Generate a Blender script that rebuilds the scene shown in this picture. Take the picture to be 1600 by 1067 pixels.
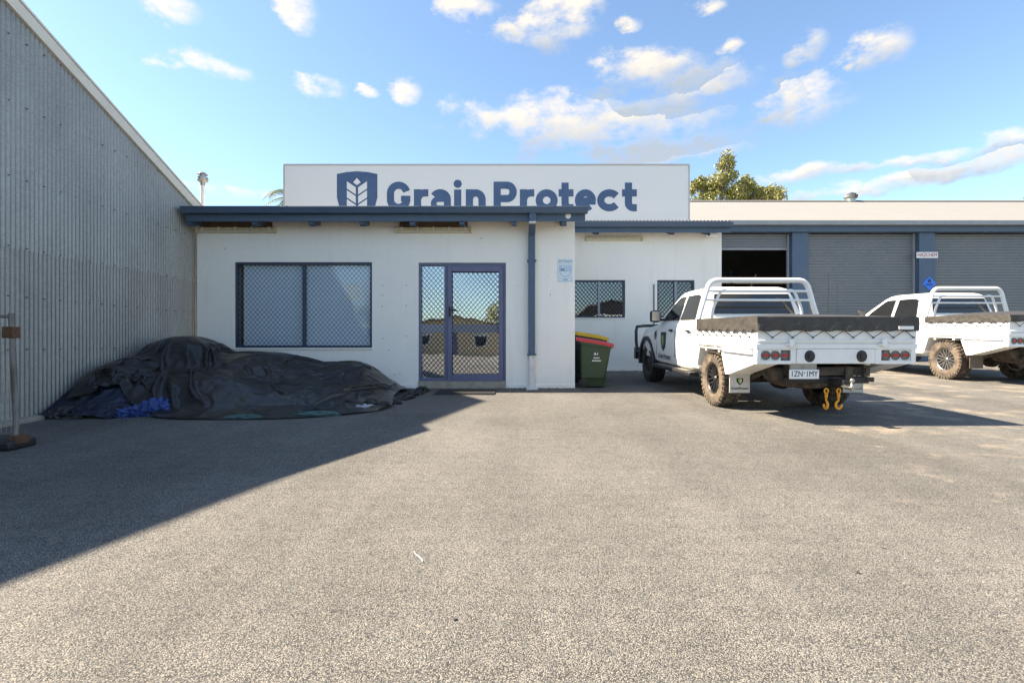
import bpy, bmesh, math, random
import numpy as np
from mathutils import Vector, Matrix, Euler
R = math.radians
rnd = random.Random(7)
for o in list(bpy.data.objects): bpy.data.objects.remove(o)
S = bpy.context.scene
COL = S.collection

# ------------------------------------------------------------------ camera
cam = bpy.data.cameras.new('camera'); camo = bpy.data.objects.new('camera', cam); COL.objects.link(camo)
camo.location = (0, 0, 1.0); camo.rotation_euler = (R(90), 0, 0)
cam.sensor_width = 36; cam.lens = 17.55; cam.clip_end = 3000; cam.clip_start = 0.05
S.camera = camo
S.render.resolution_x = 1024; S.render.resolution_y = 682
# ------------------------------------------------------------------ view, world, sun
S.view_settings.view_transform = 'Standard'; S.view_settings.look = 'None'
S.view_settings.use_white_balance = True; S.view_settings.white_balance_temperature = 8300; S.view_settings.white_balance_tint = 10
S.view_settings.exposure = 2.0; S.view_settings.gamma = 1; S.view_settings.use_curve_mapping = False
SUN_DIR = Vector((0.96, -0.04, -1.0)).normalized()      # travel direction of the light
sun = bpy.data.lights.new('sun', 'SUN'); suno = bpy.data.objects.new('sun', sun); COL.objects.link(suno)
sun.energy = 4.2; sun.angle = R(0.5); sun.color = (1.0, 0.97, 0.93)
suno.rotation_euler = SUN_DIR.to_track_quat('-Z', 'Y').to_euler(); suno.location = (-20, 0, 20)
W = bpy.data.worlds.new('World'); S.world = W; W.use_nodes = True
nt = W.node_tree; N = nt.nodes; L = nt.links; N.clear()
def wn(t, **k):
    n = N.new(t)
    for a, b in k.items(): setattr(n, a, b)
    return n
def wm(op, a, b=None, c=None, clamp=False):
    n = wn('ShaderNodeMath', operation=op, use_clamp=clamp)
    for i, v in enumerate((a, b, c)):
        if v is None: continue
        if isinstance(v, (int, float)): n.inputs[i].default_value = v
        else: L.new(v, n.inputs[i])
    return n.outputs[0]
sky = wn('ShaderNodeTexSky', sky_type='NISHITA', sun_disc=False, sun_elevation=R(45), sun_rotation=R(-92),
         altitude=200, air_density=1.0, dust_density=0.6, ozone_density=1.6)
tc = wn('ShaderNodeTexCoord'); sep = wn('ShaderNodeSeparateXYZ'); L.new(tc.outputs['Generated'], sep.inputs[0])
az = wm('ARCTAN2', sep.outputs[0], sep.outputs[1]); el = wm('ARCSINE', sep.outputs[2])
comb = wn('ShaderNodeCombineXYZ'); L.new(az, comb.inputs[0]); L.new(wm('MULTIPLY', el, 1.7), comb.inputs[1])
nz = wn('ShaderNodeTexNoise'); nz.inputs['Scale'].default_value = 13; nz.inputs['Detail'].default_value = 8; nz.inputs['Roughness'].default_value = 0.6
L.new(comb.outputs[0], nz.inputs['Vector'])
nz2 = wn('ShaderNodeTexNoise'); nz2.inputs['Scale'].default_value = 3.2; nz2.inputs['Detail'].default_value = 3
L.new(comb.outputs[0], nz2.inputs['Vector'])
# clouds: centre (as seen along +Y in degrees-like plane), half sizes
CL = [(265,8,58,30),(462,18,38,32),(262,101,34,11),(335,108,62,18),(505,137,40,20),(632,143,30,20),(575,146,20,10),
      (850,48,82,30),(720,10,62,20),(885,12,72,26),(1110,10,30,15),(985,40,18,14),(1143,68,24,15),(1257,75,40,28),
      (1380,70,52,32),(1330,97,13,9),(1010,105,92,30),(1090,130,95,30),(885,190,178,48),(1010,184,140,42),(1250,160,85,38),
      (1010,237,185,26),(1235,275,75,14),(1420,250,150,10),(1560,240,90,30),(1430,278,190,13),(370,302,80,14),(1330,296,160,8)]
best = None; shade = None
def vm(op, *a):
    n = wn('ShaderNodeVectorMath', operation=op)
    for i, v in enumerate(a):
        if isinstance(v, tuple): n.inputs[i].default_value = v
        else: L.new(v, n.inputs[i])
    return n
cae = wn('ShaderNodeCombineXYZ'); L.new(az, cae.inputs[0]); L.new(el, cae.inputs[1])
# ragged outlines: the lookup direction is pushed about by noise
wob = vm('MULTIPLY_ADD', nz.outputs[1], (0.085, 0.05, 0), (-0.0425, -0.025, 0)); cae = vm('ADD', cae.outputs[0], wob.outputs[0])
for (px, py, rx, ry) in CL:
    u = (px-800)/780; v = (533-py)/780
    a0 = math.atan(u); e0 = math.atan(v*math.cos(a0))
    ra = rx/780*math.cos(a0)**2*1.15; re = ry/780*math.cos(a0)*math.cos(e0)**2*1.2
    q = vm('MULTIPLY_ADD', cae.outputs[0], (1/ra, 1/re, 0), (-a0/ra, -e0/re, 0))
    f = vm('DOT_PRODUCT', q.outputs[0], q.outputs[0]).outputs['Value']
    best = f if best is None else wm('MINIMUM', best, f)
    if (ry >= 22 and py > 25) or py > 225:
        d2 = vm('DOT_PRODUCT', q.outputs[0], (0, -1, 0)).outputs['Value']
        sh = wm('MULTIPLY', wm('ADD', d2, 0.35), wm('LESS_THAN', f, 2.0))
        shade = sh if shade is None else wm('MAXIMUM', shade, sh)
best = wm('SUBTRACT', 1.0, best)
# generic clouds round the rest of the sky
far = wm('SUBTRACT', wm('MULTIPLY', wm('SUBTRACT', nz2.outputs[0], 0.55), 9), wm('MULTIPLY', wm('LESS_THAN', wm('ABSOLUTE', az), 0.86), 20))
best = wm('MAXIMUM', wm('MAXIMUM', best, far), -1.5)
cm = wm('ADD', wm('MULTIPLY', best, 0.8), wm('MULTIPLY', wm('SUBTRACT', nz.outputs[0], 0.52), 2.8))
mr = wn('ShaderNodeMapRange', interpolation_type='SMOOTHSTEP'); L.new(cm, mr.inputs[0])
mr.inputs[1].default_value = 0.0; mr.inputs[2].default_value = 1.05
ccol = wn('ShaderNodeMixRGB'); ccol.inputs[1].default_value = (3.0, 3.0, 3.0, 1); ccol.inputs[2].default_value = (1.35, 1.7, 2.3, 1)
L.new(wm('MULTIPLY', wm('MULTIPLY', shade, 0.95), wm('MULTIPLY', nz.outputs[0], 1.6), clamp=True), ccol.inputs[0])
mixc = wn('ShaderNodeMixRGB'); L.new(wm('MULTIPLY', mr.outputs[0], 0.93), mixc.inputs[0]); tint = wn('ShaderNodeMixRGB', blend_type='MULTIPLY'); tint.inputs[0].default_value = 1; tint.inputs[2].default_value = (0.62, 0.79, 0.95, 1); L.new(sky.outputs[0], tint.inputs[1]); L.new(tint.outputs[0], mixc.inputs[1]); L.new(ccol.outputs[0], mixc.inputs[2])
bg = wn('ShaderNodeBackground'); bg.inputs[1].default_value = 0.095; L.new(mixc.outputs[0], bg.inputs[0])
W.cycles.sampling_method = 'MANUAL'; W.cycles.sample_map_resolution = 512
wo = wn('ShaderNodeOutputWorld'); L.new(bg.outputs[0], wo.inputs[0])

# ------------------------------------------------------------------ helpers
def gz(y): return -0.177 + 0.031*max(-5.0, min(16.5, y))
MATS = {}
def mat(name, col, rough=0.6, metal=0.0, var=0.0, vscale=6, bump=0.0, bscale=40, col2=None, spec=0.5, detail=4, stretch=None, emis=None):
    """principled material; var mixes towards col2 (or a darker tone) with noise, bump adds fine relief"""
    if name in MATS: return MATS[name]
    m = bpy.data.materials.new(name); m.use_nodes = True; t = m.node_tree; b = t.nodes['Principled BSDF']
    b.inputs['Base Color'].default_value = (*col, 1); b.inputs['Roughness'].default_value = rough
    b.inputs['Metallic'].default_value = metal; b.inputs['Specular IOR Level'].default_value = spec
    if var or bump:
        tcn = t.nodes.new('ShaderNodeTexCoord'); mp = t.nodes.new('ShaderNodeMapping'); t.links.new(tcn.outputs['Object'], mp.inputs[0])
        if stretch: mp.inputs['Scale'].default_value = stretch
    if var:
        n = t.nodes.new('ShaderNodeTexNoise'); n.inputs['Scale'].default_value = vscale; n.inputs['Detail'].default_value = detail; n.inputs['Roughness'].default_value = 0.62
        t.links.new(mp.outputs[0], n.inputs['Vector'])
        r = t.nodes.new('ShaderNodeMapRange'); r.inputs[1].default_value = 0.38; r.inputs[2].default_value = 0.68; r.inputs[3].default_value = 0; r.inputs[4].default_value = var
        t.links.new(n.outputs[0], r.inputs[0])
        mx = t.nodes.new('ShaderNodeMixRGB'); mx.inputs[1].default_value = (*col, 1); mx.inputs[2].default_value = (*(col2 or [c*0.5 for c in col]), 1)
        t.links.new(r.outputs[0], mx.inputs[0]); t.links.new(mx.outputs[0], b.inputs['Base Color'])
    if bump:
        n = t.nodes.new('ShaderNodeTexNoise'); n.inputs['Scale'].default_value = bscale; n.inputs['Detail'].default_value = 5
        t.links.new(mp.outputs[0], n.inputs['Vector'])
        bp = t.nodes.new('ShaderNodeBump'); bp.inputs['Strength'].default_value = bump; bp.inputs['Distance'].default_value = 0.02
        t.links.new(n.outputs[0], bp.inputs['Height']); t.links.new(bp.outputs[0], b.inputs['Normal'])
    if emis:
        b.inputs['Emission Color'].default_value = (*emis[0], 1); b.inputs['Emission Strength'].default_value = emis[1]
    MATS[name] = m; return m
def glassmat(name, tint, refl, rough=0.02):
    """window glass: part clear, part mirror like coated glass"""
    m = bpy.data.materials.new(name); m.use_nodes = True; t = m.node_tree; t.nodes.clear()
    tr = t.nodes.new('ShaderNodeBsdfTransparent'); tr.inputs[0].default_value = (*tint, 1)
    gl = t.nodes.new('ShaderNodeBsdfGlossy'); gl.inputs[0].default_value = (0.9, 0.95, 1, 1); gl.inputs['Roughness'].default_value = rough
    lw = t.nodes.new('ShaderNodeLayerWeight'); lw.inputs[0].default_value = 0.5; fr = t.nodes.new('ShaderNodeMath'); fr.operation = 'POWER'; fr.inputs[1].default_value = 5; t.links.new(lw.outputs['Facing'], fr.inputs[0])
    ad = t.nodes.new('ShaderNodeMath'); ad.operation = 'ADD'; ad.use_clamp = True; ad.inputs[1].default_value = refl; t.links.new(fr.outputs[0], ad.inputs[0])
    tcn = t.nodes.new('ShaderNodeTexCoord'); nn = t.nodes.new('ShaderNodeTexNoise'); nn.inputs['Scale'].default_value = 1.1; t.links.new(tcn.outputs['Object'], nn.inputs['Vector'])
    bp = t.nodes.new('ShaderNodeBump'); bp.inputs['Strength'].default_value = 0.12; bp.inputs['Distance'].default_value = 0.03; t.links.new(nn.outputs[0], bp.inputs['Height'])
    t.links.new(bp.outputs[0], gl.inputs['Normal'])
    mx = t.nodes.new('ShaderNodeMixShader'); o = t.nodes.new('ShaderNodeOutputMaterial')
    t.links.new(ad.outputs[0], mx.inputs[0]); t.links.new(tr.outputs[0], mx.inputs[1]); t.links.new(gl.outputs[0], mx.inputs[2]); t.links.new(mx.outputs[0], o.inputs[0])
    return m

class MB:
    def __init__(s): s.v = []; s.f = []
    def add(s, vs, fs):
        n = len(s.v); s.v += [tuple(p) for p in vs]; s.f += [tuple(i+n for i in f) for f in fs]; return s
    def box(s, x0, x1, y0, y1, z0, z1, M=None):
        vs = [Vector((x, y, z)) for x in (x0, x1) for y in (y0, y1) for z in (z0, z1)]
        if M: vs = [M @ p for p in vs]
        return s.add(vs, [(0,1,3,2),(4,6,7,5),(0,4,5,1),(2,3,7,6),(0,2,6,4),(1,5,7,3)])
    def prism(s, pts, a0, a1, axis='x'):
        """polygon pts (2D) extruded along axis; x: pts=(y,z), y: pts=(x,z), z: pts=(x,y)"""
        def mk(p, a): return {'x': (a, p[0], p[1]), 'y': (p[0], a, p[1]), 'z': (p[0], p[1], a)}[axis]
        n = len(pts); vs = [mk(p, a0) for p in pts] + [mk(p, a1) for p in pts]
        fs = [tuple(range(n))[::-1], tuple(range(n, 2*n))] + [(i, (i+1) % n, n+(i+1) % n, n+i) for i in range(n)]
        return s.add(vs, fs)
    def tube(s, pts, r, n=8, closed=False):
        pts = [Vector(p) for p in pts]; rings = []; m = len(pts)
        up = None
        for i, p in enumerate(pts):
            a = pts[i-1] if (i > 0 or closed) else p; b = pts[(i+1) % m] if (i < m-1 or closed) else p
            d = (b-a).normalized()
            if up is None:
                up = Vector((0,0,1)) if abs(d.z) < 0.9 else Vector((1,0,0))
            sx = d.cross(up).normalized(); up = sx.cross(d).normalized()
            rr = r[i] if isinstance(r, (list, tuple)) else r
            rings.append([p + (sx*math.cos(2*math.pi*k/n) + up*math.sin(2*math.pi*k/n))*rr for k in range(n)])
        vs = [q for rg in rings for q in rg]; fs = []
        for i in range(m if closed else m-1):
            for k in range(n):
                j = (i+1) % m
                fs.append((i*n+k, i*n+(k+1) % n, j*n+(k+1) % n, j*n+k))
        if not closed: fs += [tuple(range(n))[::-1], tuple(range((m-1)*n, m*n))]
        return s.add(vs, fs)
    def lathe(s, prof, n=24, M=None, closed=False):
        """prof = (r, h) about local z"""
        vs = []; m = len(prof)
        for (r, h) in prof:
            for k in range(n):
                a = 2*math.pi*k/n; p = Vector((r*math.cos(a), r*math.sin(a), h)); vs.append(M @ p if M else p)
        fs = []
        for i in range(m if closed else m-1):
            j = (i+1) % m
            for k in range(n): fs.append((i*n+k, i*n+(k+1) % n, j*n+(k+1) % n, j*n+k))
        if not closed:
            fs += [tuple(range(n))[::-1], tuple(range((m-1)*n, m*n))]
        return s.add(vs, fs)
    def loft(s, rings, cap=True):
        n = len(rings[0]); vs = [p for r in rings for p in r]; fs = []
        for i in range(len(rings)-1):
            for k in range(n): fs.append((i*n+k, i*n+(k+1) % n, (i+1)*n+(k+1) % n, (i+1)*n+k))
        if cap: fs += [tuple(range(n))[::-1], tuple(range((len(rings)-1)*n, len(rings)*n))]
        return s.add(vs, fs)
    def ribbon(s, path, w, y0, y1, closed=False):
        """flat stroke of width w along an (x,z) path, thick from y0 to y1"""
        P = [Vector(p) for p in path]; m = len(P); Lf = []; Rt = []
        for i in range(m):
            a = P[i-1] if (i > 0 or closed) else P[i]; b = P[(i+1) % m] if (i < m-1 or closed) else P[i]
            d1 = (P[i]-a); d2 = (b-P[i]); d1 = d1.normalized() if d1.length > 1e-9 else d2.normalized(); d2 = d2.normalized() if d2.length > 1e-9 else d1
            t = (d1+d2).normalized(); nn = Vector((-t.y, t.x)); k = w/2/max(0.5, nn.dot(Vector((-d1.y, d1.x))))
            Lf.append(P[i]+nn*k); Rt.append(P[i]-nn*k)
        for i in range(m if closed else m-1):
            j = (i+1) % m; s.prism([Lf[i], Rt[i], Rt[j], Lf[j]], y0, y1, 'y')
        return s
    def build(s, name, m, parent=None, smooth=None, bevel=0, label=None, cat=None, group=None, kind=None, loc=None):
        me = bpy.data.meshes.new(name); me.from_pydata(s.v, [], s.f)
        bm = bmesh.new(); bm.from_mesh(me); bmesh.ops.recalc_face_normals(bm, faces=bm.faces); bm.to_mesh(me); bm.free()
        if smooth: me.shade_smooth(); me.set_sharp_from_angle(angle=R(smooth))
        me.materials.append(m); o = bpy.data.objects.new(name, me); COL.objects.link(o)
        if parent: o.parent = parent
        if loc: o.location = loc
        if bevel:
            b = o.modifiers.new('bevel', 'BEVEL'); b.width = bevel; b.segments = 2; b.limit_method = 'ANGLE'; b.angle_limit = R(40)
            me.shade_smooth(); me.set_sharp_from_angle(angle=R(45))
        tag(o, label, cat, group, kind); return o
def tag(o, label=None, cat=None, group=None, kind=None):
    if label: o['label'] = label
    if cat: o['category'] = cat
    if group: o['group'] = group
    if kind: o['kind'] = kind
    return o
def empty(name, label, cat, loc=(0,0,0), rot=(0,0,0), group=None):
    o = bpy.data.objects.new(name, None); COL.objects.link(o); o.location = loc; o.rotation_euler = rot
    return tag(o, label, cat, group)
def boolcut(o, cutter_mb):
    c = cutter_mb.build('cutter', o.data.materials[0])
    md = o.modifiers.new('cut', 'BOOLEAN'); md.operation = 'DIFFERENCE'; md.object = c; md.solver = 'EXACT'
    dg = bpy.context.evaluated_depsgraph_get(); me = bpy.data.meshes.new_from_object(o.evaluated_get(dg))
    o.modifiers.remove(md); old = o.data; o.data = me; bpy.data.meshes.remove(old)
    cm_ = c.data; bpy.data.objects.remove(c); bpy.data.meshes.remove(cm_)
def text(s, size, m, parent, M, name='lettering', ext=0.001, bold=0.0, sx=1.0, align='CENTER'):
    cu = bpy.data.curves.new('t', 'FONT'); cu.body = s; cu.size = size; cu.extrude = ext; cu.offset = bold; cu.align_x = align; cu.align_y = 'CENTER'; cu.resolution_u = 3
    t = bpy.data.objects.new('t', cu); COL.objects.link(t); bpy.context.view_layer.update()
    me = bpy.data.meshes.new_from_object(t.evaluated_get(bpy.context.evaluated_depsgraph_get())); bpy.data.objects.remove(t); bpy.data.curves.remove(cu)
    me.transform(M @ Matrix.Diagonal((sx, 1, 1, 1))); me.materials.clear(); me.materials.append(m)
    o = bpy.data.objects.new(name, me); COL.objects.link(o); o.parent = parent; return o
def face_cam(x, y, z):   # text plane facing -Y
    return Matrix.Translation((x, y, z)) @ Matrix.Rotation(R(90), 4, 'X')
def arc(cx, cz, rx, rz, a0, a1, n=10):
    return [(cx+rx*math.cos(R(a0+(a1-a0)*i/n)), cz+rz*math.sin(R(a0+(a1-a0)*i/n))) for i in range(n+1)]
def copy_tree(o, parent=None):
    c = o.copy(); COL.objects.link(c)
    if parent: c.parent = parent
    for ch in list(o.children): copy_tree(ch, c)
    return c

# ------------------------------------------------------------------ materials
M_wall = mat('painted_render', (0.87, 0.835, 0.77), 0.75, var=0.10, vscale=1.6, bump=0.25, bscale=55, col2=(0.66, 0.63, 0.57))
def wall_grime(m):
    t = m.node_tree; b = t.nodes['Principled BSDF']; nn = t.nodes.new; lk = t.links.new; src = b.inputs['Base Color'].links[0].from_socket
    tcn = nn('ShaderNodeTexCoord'); mp = nn('ShaderNodeMapping'); mp.inputs['Scale'].default_value = (5, 5, .35); lk(tcn.outputs['Object'], mp.inputs[0])
    n = nn('ShaderNodeTexNoise'); n.inputs['Scale'].default_value = 1.6; n.inputs['Detail'].default_value = 6; lk(mp.outputs[0], n.inputs['Vector'])
    r = nn('ShaderNodeMapRange'); lk(n.outputs[0], r.inputs[0]); r.inputs[1].default_value = .56; r.inputs[2].default_value = .85; r.inputs[4].default_value = .2
    n2 = nn('ShaderNodeTexNoise'); n2.inputs['Scale'].default_value = 30; n2.inputs['Detail'].default_value = 4; lk(tcn.outputs['Object'], n2.inputs['Vector'])
    r2 = nn('ShaderNodeMapRange'); lk(n2.outputs[0], r2.inputs[0]); r2.inputs[1].default_value = .66; r2.inputs[2].default_value = .74; r2.inputs[4].default_value = .5
    mx = nn('ShaderNodeMath'); mx.operation = 'MAXIMUM'; lk(r.outputs[0], mx.inputs[0]); lk(r2.outputs[0], mx.inputs[1])
    c = nn('ShaderNodeMixRGB'); lk(mx.outputs[0], c.inputs[0]); lk(src, c.inputs[1]); c.inputs[2].default_value = (.56, .48, .37, 1); lk(c.outputs[0], b.inputs['Base Color'])
wall_grime(M_wall)
M_blue = mat('blue_trim_paint', (0.056, 0.100, 0.160), 0.45, var=0.3, vscale=5, col2=(0.085, 0.13, 0.185))
M_frame = mat('slate_frame', (0.035, 0.050, 0.085), 0.4, var=0.2)
M_doorframe = mat('violet_grey_frame', (0.115, 0.125, 0.215), 0.45, var=0.2, vscale=8)
M_mull = mat('pale_mullion', (0.25, 0.27, 0.33), 0.45)
M_grille = mat('black_grille', (0.022, 0.026, 0.036), 0.5)
M_blind = mat('pale_blind', (0.72, 0.86, 0.95), 0.8, var=0.08, vscale=2)
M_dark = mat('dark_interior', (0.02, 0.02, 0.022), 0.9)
M_sign = mat('sign_face', (0.80, 0.775, 0.745), 0.5, var=0.08, vscale=1.2, col2=(0.70, 0.66, 0.62))
M_signblue = mat('sign_blue', (0.050, 0.100, 0.200), 0.5, var=0.35, vscale=3, col2=(0.085, 0.145, 0.26))
M_roof = mat('cream_roof_sheet', (0.20, 0.195, 0.186), 0.6, var=0.3, vscale=1.2, col2=(0.165, 0.157, 0.145))
M_white = mat('white_enamel', (0.82, 0.82, 0.80), 0.22, var=0.16, vscale=3, col2=(0.66, 0.61, 0.53))
M_trayw = mat('white_tray_paint', (0.80, 0.80, 0.785), 0.38, var=0.22, vscale=7, col2=(0.60, 0.55, 0.46))
M_plastic = mat('black_plastic', (0.018, 0.018, 0.02), 0.5, bump=0.1)
M_under = mat('dirty_underbody', (0.035, 0.03, 0.026), 0.8, var=0.7, vscale=9, col2=(0.13, 0.10, 0.075))
M_glassd = mat('tinted_car_glass', (0.012, 0.014, 0.016), 0.04, spec=0.9)
M_rubber = mat('tyre_rubber', (0.022, 0.021, 0.020), 0.8, var=0.5, vscale=14, col2=(0.05, 0.043, 0.036))
M_dusty = mat('dusty_tyre', (0.05, 0.042, 0.035), 0.9, var=0.95, vscale=9, col2=(0.19, 0.14, 0.10))
M_rimb = mat('black_alloy', (0.03, 0.03, 0.033), 0.35, metal=0.4)
M_rims = mat('machined_alloy', (0.30, 0.29, 0.28), 0.35, metal=0.8, var=0.5, vscale=12)
M_canvas = mat('grey_vinyl_cover', (0.036, 0.032, 0.028), 0.6, var=0.6, vscale=5, col2=(0.065, 0.056, 0.048), bump=0.5, bscale=16)
M_rope = mat('black_rope', (0.02, 0.02, 0.02), 0.8)
M_steel = mat('bare_steel', (0.42, 0.40, 0.36), 0.35, metal=0.9, var=0.4)
M_orange = mat('orange_hook', (0.80, 0.33, 0.02), 0.45, var=0.2)
M_red = mat('red_lens', (0.55, 0.03, 0.03), 0.15)
M_lens = mat('smoky_lens', (0.13, 0.11, 0.10), 0.2, var=0.4)
M_black = mat('black_ink', (0.015, 0.017, 0.022), 0.5)
M_paper = mat('white_plate', (0.80, 0.80, 0.78), 0.45)
M_redink = mat('red_ink', (0.50, 0.06, 0.05), 0.5)
M_skyblue = mat('diamond_blue', (0.01, 0.19, 0.80), 0.45)
M_paleblue = mat('faded_blue_ink', (0.33, 0.50, 0.64), 0.5)
M_bing = mat('green_bin_plastic', (0.040, 0.068, 0.030), 0.5, var=0.3, vscale=4, bump=0.08)
M_bind = mat('dark_green_bin', (0.018, 0.030, 0.020), 0.5, var=0.3)
M_lidr = mat('red_lid', (0.60, 0.035, 0.05), 0.42, var=0.15)
M_lidy = mat('yellow_lid', (0.80, 0.47, 0.015), 0.42, var=0.15)
M_conc = mat('concrete', (0.36, 0.32, 0.26), 0.85, var=0.5, vscale=9, bump=0.4, bscale=60)
M_rust = mat('rusty_steel', (0.16, 0.07, 0.035), 0.85, var=0.7, vscale=20, col2=(0.05, 0.03, 0.02), bump=0.3)
M_pole = mat('weathered_pole', (0.12, 0.095, 0.08), 0.8, var=0.7, vscale=14, col2=(0.40, 0.37, 0.34), stretch=(1, 1, .15))
M_timber = mat('weathered_timber', (0.15, 0.10, 0.065), 0.85, var=0.6, vscale=10)
M_tube = mat('yellowed_batten', (0.62, 0.54, 0.36), 0.5, var=0.5, vscale=9, col2=(0.35, 0.27, 0.16))
M_cream = mat('cream_barge', (0.74, 0.68, 0.59), 0.6, var=0.15, vscale=3)
M_pvc = mat('white_pvc', (0.66, 0.64, 0.62), 0.45, var=0.3, vscale=10, col2=(0.4, 0.36, 0.32))
M_bluetarp = mat('blue_tarp', (0.008, 0.05, 0.22), 0.42, var=0.6, vscale=6, col2=(0.004, 0.018, 0.075), bump=0.5, bscale=9)
M_green = mat('green_sack', (0.045, 0.11, 0.11), 0.6, var=0.4, vscale=8, bump=0.6, bscale=14)
M_silver = mat('silver_plastic', (0.36, 0.37, 0.40), 0.4, var=0.4, bump=0.5, bscale=14)
M_glass_w = glassmat('office_glass', (0.98, 0.99, 1.0), 0.06)
M_glass_d = glassmat('door_glass', (0.25, 0.28, 0.30), 0.52)
M_glass_s = glassmat('dark_glass', (0.12, 0.13, 0.15), 0.22)

def ground_mat():
    m = bpy.data.materials.new('chip_seal'); m.use_nodes = True; t = m.node_tree; b = t.nodes['Principled BSDF']; nn = t.nodes.new; lk = t.links.new
    tcn = nn('ShaderNodeTexCoord')
    def noise(sc, det=4, ro=0.6):
        n = nn('ShaderNodeTexNoise'); n.inputs['Scale'].default_value = sc; n.inputs['Detail'].default_value = det; n.inputs['Roughness'].default_value = ro; lk(tcn.outputs['Object'], n.inputs['Vector']); return n
    def vor(sc, feat='F1'):
        n = nn('ShaderNodeTexVoronoi'); n.feature = feat; n.inputs['Scale'].default_value = sc; lk(tcn.outputs['Object'], n.inputs['Vector']); return n
    v = vor(185); v2 = vor(300)
    # stone tone from the cell's random colour
    sp = nn('ShaderNodeSeparateColor'); lk(v.outputs['Color'], sp.inputs[0])
    rp = nn('ShaderNodeValToRGB'); lk(sp.outputs[0], rp.inputs[0]); e = rp.color_ramp.elements
    e[0].position = 0; e[0].color = (0.10, 0.098, 0.094, 1); e[1].position = 1; e[1].color = (0.45, 0.41, 0.35, 1)
    for p, c in ((0.3, (0.178, 0.172, 0.16)), (0.6, (0.24, 0.228, 0.207)), (0.85, (0.30, 0.28, 0.247)), (0.97, (0.38, 0.33, 0.26))):
        q = e.new(p); q.color = (*c, 1)
    # bitumen between the stones
    gap = nn('ShaderNodeMapRange'); lk(v.outputs['Distance'], gap.inputs[0]); gap.inputs[1].default_value = 0.42; gap.inputs[2].default_value = 0.66
    m1 = nn('ShaderNodeMixRGB'); lk(gap.outputs[0], m1.inputs[0]); lk(rp.outputs[0], m1.inputs[1]); m1.inputs[2].default_value = (0.06, 0.058, 0.057, 1)
    # worn and dusty areas
    n1 = noise(0.35, 5, 0.6); n2 = noise(1.7, 5, 0.65)
    r1 = nn('ShaderNodeMapRange'); lk(n1.outputs[0], r1.inputs[0]); r1.inputs[1].default_value = 0.35; r1.inputs[2].default_value = 0.7; r1.inputs[3].default_value = 0.76; r1.inputs[4].default_value = 1.20
    m2 = nn('ShaderNodeMixRGB'); m2.blend_type = 'MULTIPLY'; m2.inputs[0].default_value = 1; lk(m1.outputs[0], m2.inputs[1])
    cmb = nn('ShaderNodeCombineColor'); [lk(r1.outputs[0], cmb.inputs[i]) for i in range(3)]; lk(cmb.outputs[0], m2.inputs[2])
    # sandy patches, mostly out on the right of the yard
    sx = nn('ShaderNodeSeparateXYZ'); lk(tcn.outputs['Object'], sx.inputs[0])
    gx = nn('ShaderNodeMapRange'); lk(sx.outputs[0], gx.inputs[0]); gx.inputs[1].default_value = 0.8; gx.inputs[2].default_value = 4.5; gx.inputs[3].default_value = -0.16; gx.inputs[4].default_value = 0.04
    ad = nn('ShaderNodeMath'); ad.operation = 'ADD'; lk(n2.outputs[0], ad.inputs[0]); lk(gx.outputs[0], ad.inputs[1])
    r2 = nn('ShaderNodeMapRange'); lk(ad.outputs[0], r2.inputs[0]); r2.inputs[1].default_value = 0.55; r2.inputs[2].default_value = 0.75; r2.inputs[4].default_value = 0.6
    m3 = nn('ShaderNodeMixRGB'); lk(r2.outputs[0], m3.inputs[0]); lk(m2.outputs[0], m3.inputs[1]); m3.inputs[2].default_value = (0.42, 0.34, 0.25, 1)
    # worn lanes running up the yard, mottling and old oil drips
    mpl = nn('ShaderNodeMapping'); mpl.inputs['Scale'].default_value = (1.1, 0.10, 1); mpl.inputs['Rotation'].default_value = (0, 0, .25); lk(tcn.outputs['Object'], mpl.inputs[0])
    nl = nn('ShaderNodeTexNoise'); nl.inputs['Scale'].default_value = 1.0; nl.inputs['Detail'].default_value = 3; lk(mpl.outputs[0], nl.inputs['Vector'])
    nm = noise(9.0, 3); s1 = nn('ShaderNodeMath'); s1.operation = 'MULTIPLY_ADD'; lk(nm.outputs[0], s1.inputs[0]); s1.inputs[1].default_value = .7; lk(nl.outputs[0], s1.inputs[2])
    rl = nn('ShaderNodeMapRange'); lk(s1.outputs[0], rl.inputs[0]); rl.inputs[1].default_value = .55; rl.inputs[2].default_value = 1.15; rl.inputs[3].default_value = .80; rl.inputs[4].default_value = 1.20
    vo = vor(0.9); nd = noise(12, 3); so = nn('ShaderNodeMath'); so.operation = 'MULTIPLY_ADD'; lk(nd.outputs[0], so.inputs[0]); so.inputs[1].default_value = .10; lk(vo.outputs['Distance'], so.inputs[2])
    ro = nn('ShaderNodeMapRange'); lk(so.outputs[0], ro.inputs[0]); ro.inputs[1].default_value = .07; ro.inputs[2].default_value = .13; ro.inputs[3].default_value = .72; ro.inputs[4].default_value = 1.0
    pr = nn('ShaderNodeMath'); pr.operation = 'MULTIPLY'; lk(rl.outputs[0], pr.inputs[0]); lk(ro.outputs[0], pr.inputs[1])
    cm2 = nn('ShaderNodeCombineColor'); [lk(pr.outputs[0], cm2.inputs[i]) for i in range(3)]
    m4 = nn('ShaderNodeMixRGB'); m4.blend_type = 'MULTIPLY'; m4.inputs[0].default_value = 1; lk(m3.outputs[0], m4.inputs[1]); lk(cm2.outputs[0], m4.inputs[2]); m3 = m4
    lk(m3.outputs[0], b.inputs['Base Color']); b.inputs['Roughness'].default_value = 0.85; b.inputs['Specular IOR Level'].default_value = 0.3
    # relief: rounded stones
    h = nn('ShaderNodeMath'); h.operation = 'MULTIPLY_ADD'; lk(v.outputs['Distance'], h.inputs[0]); h.inputs[1].default_value = -1; lk(sp.outputs[1], h.inputs[2])
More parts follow.
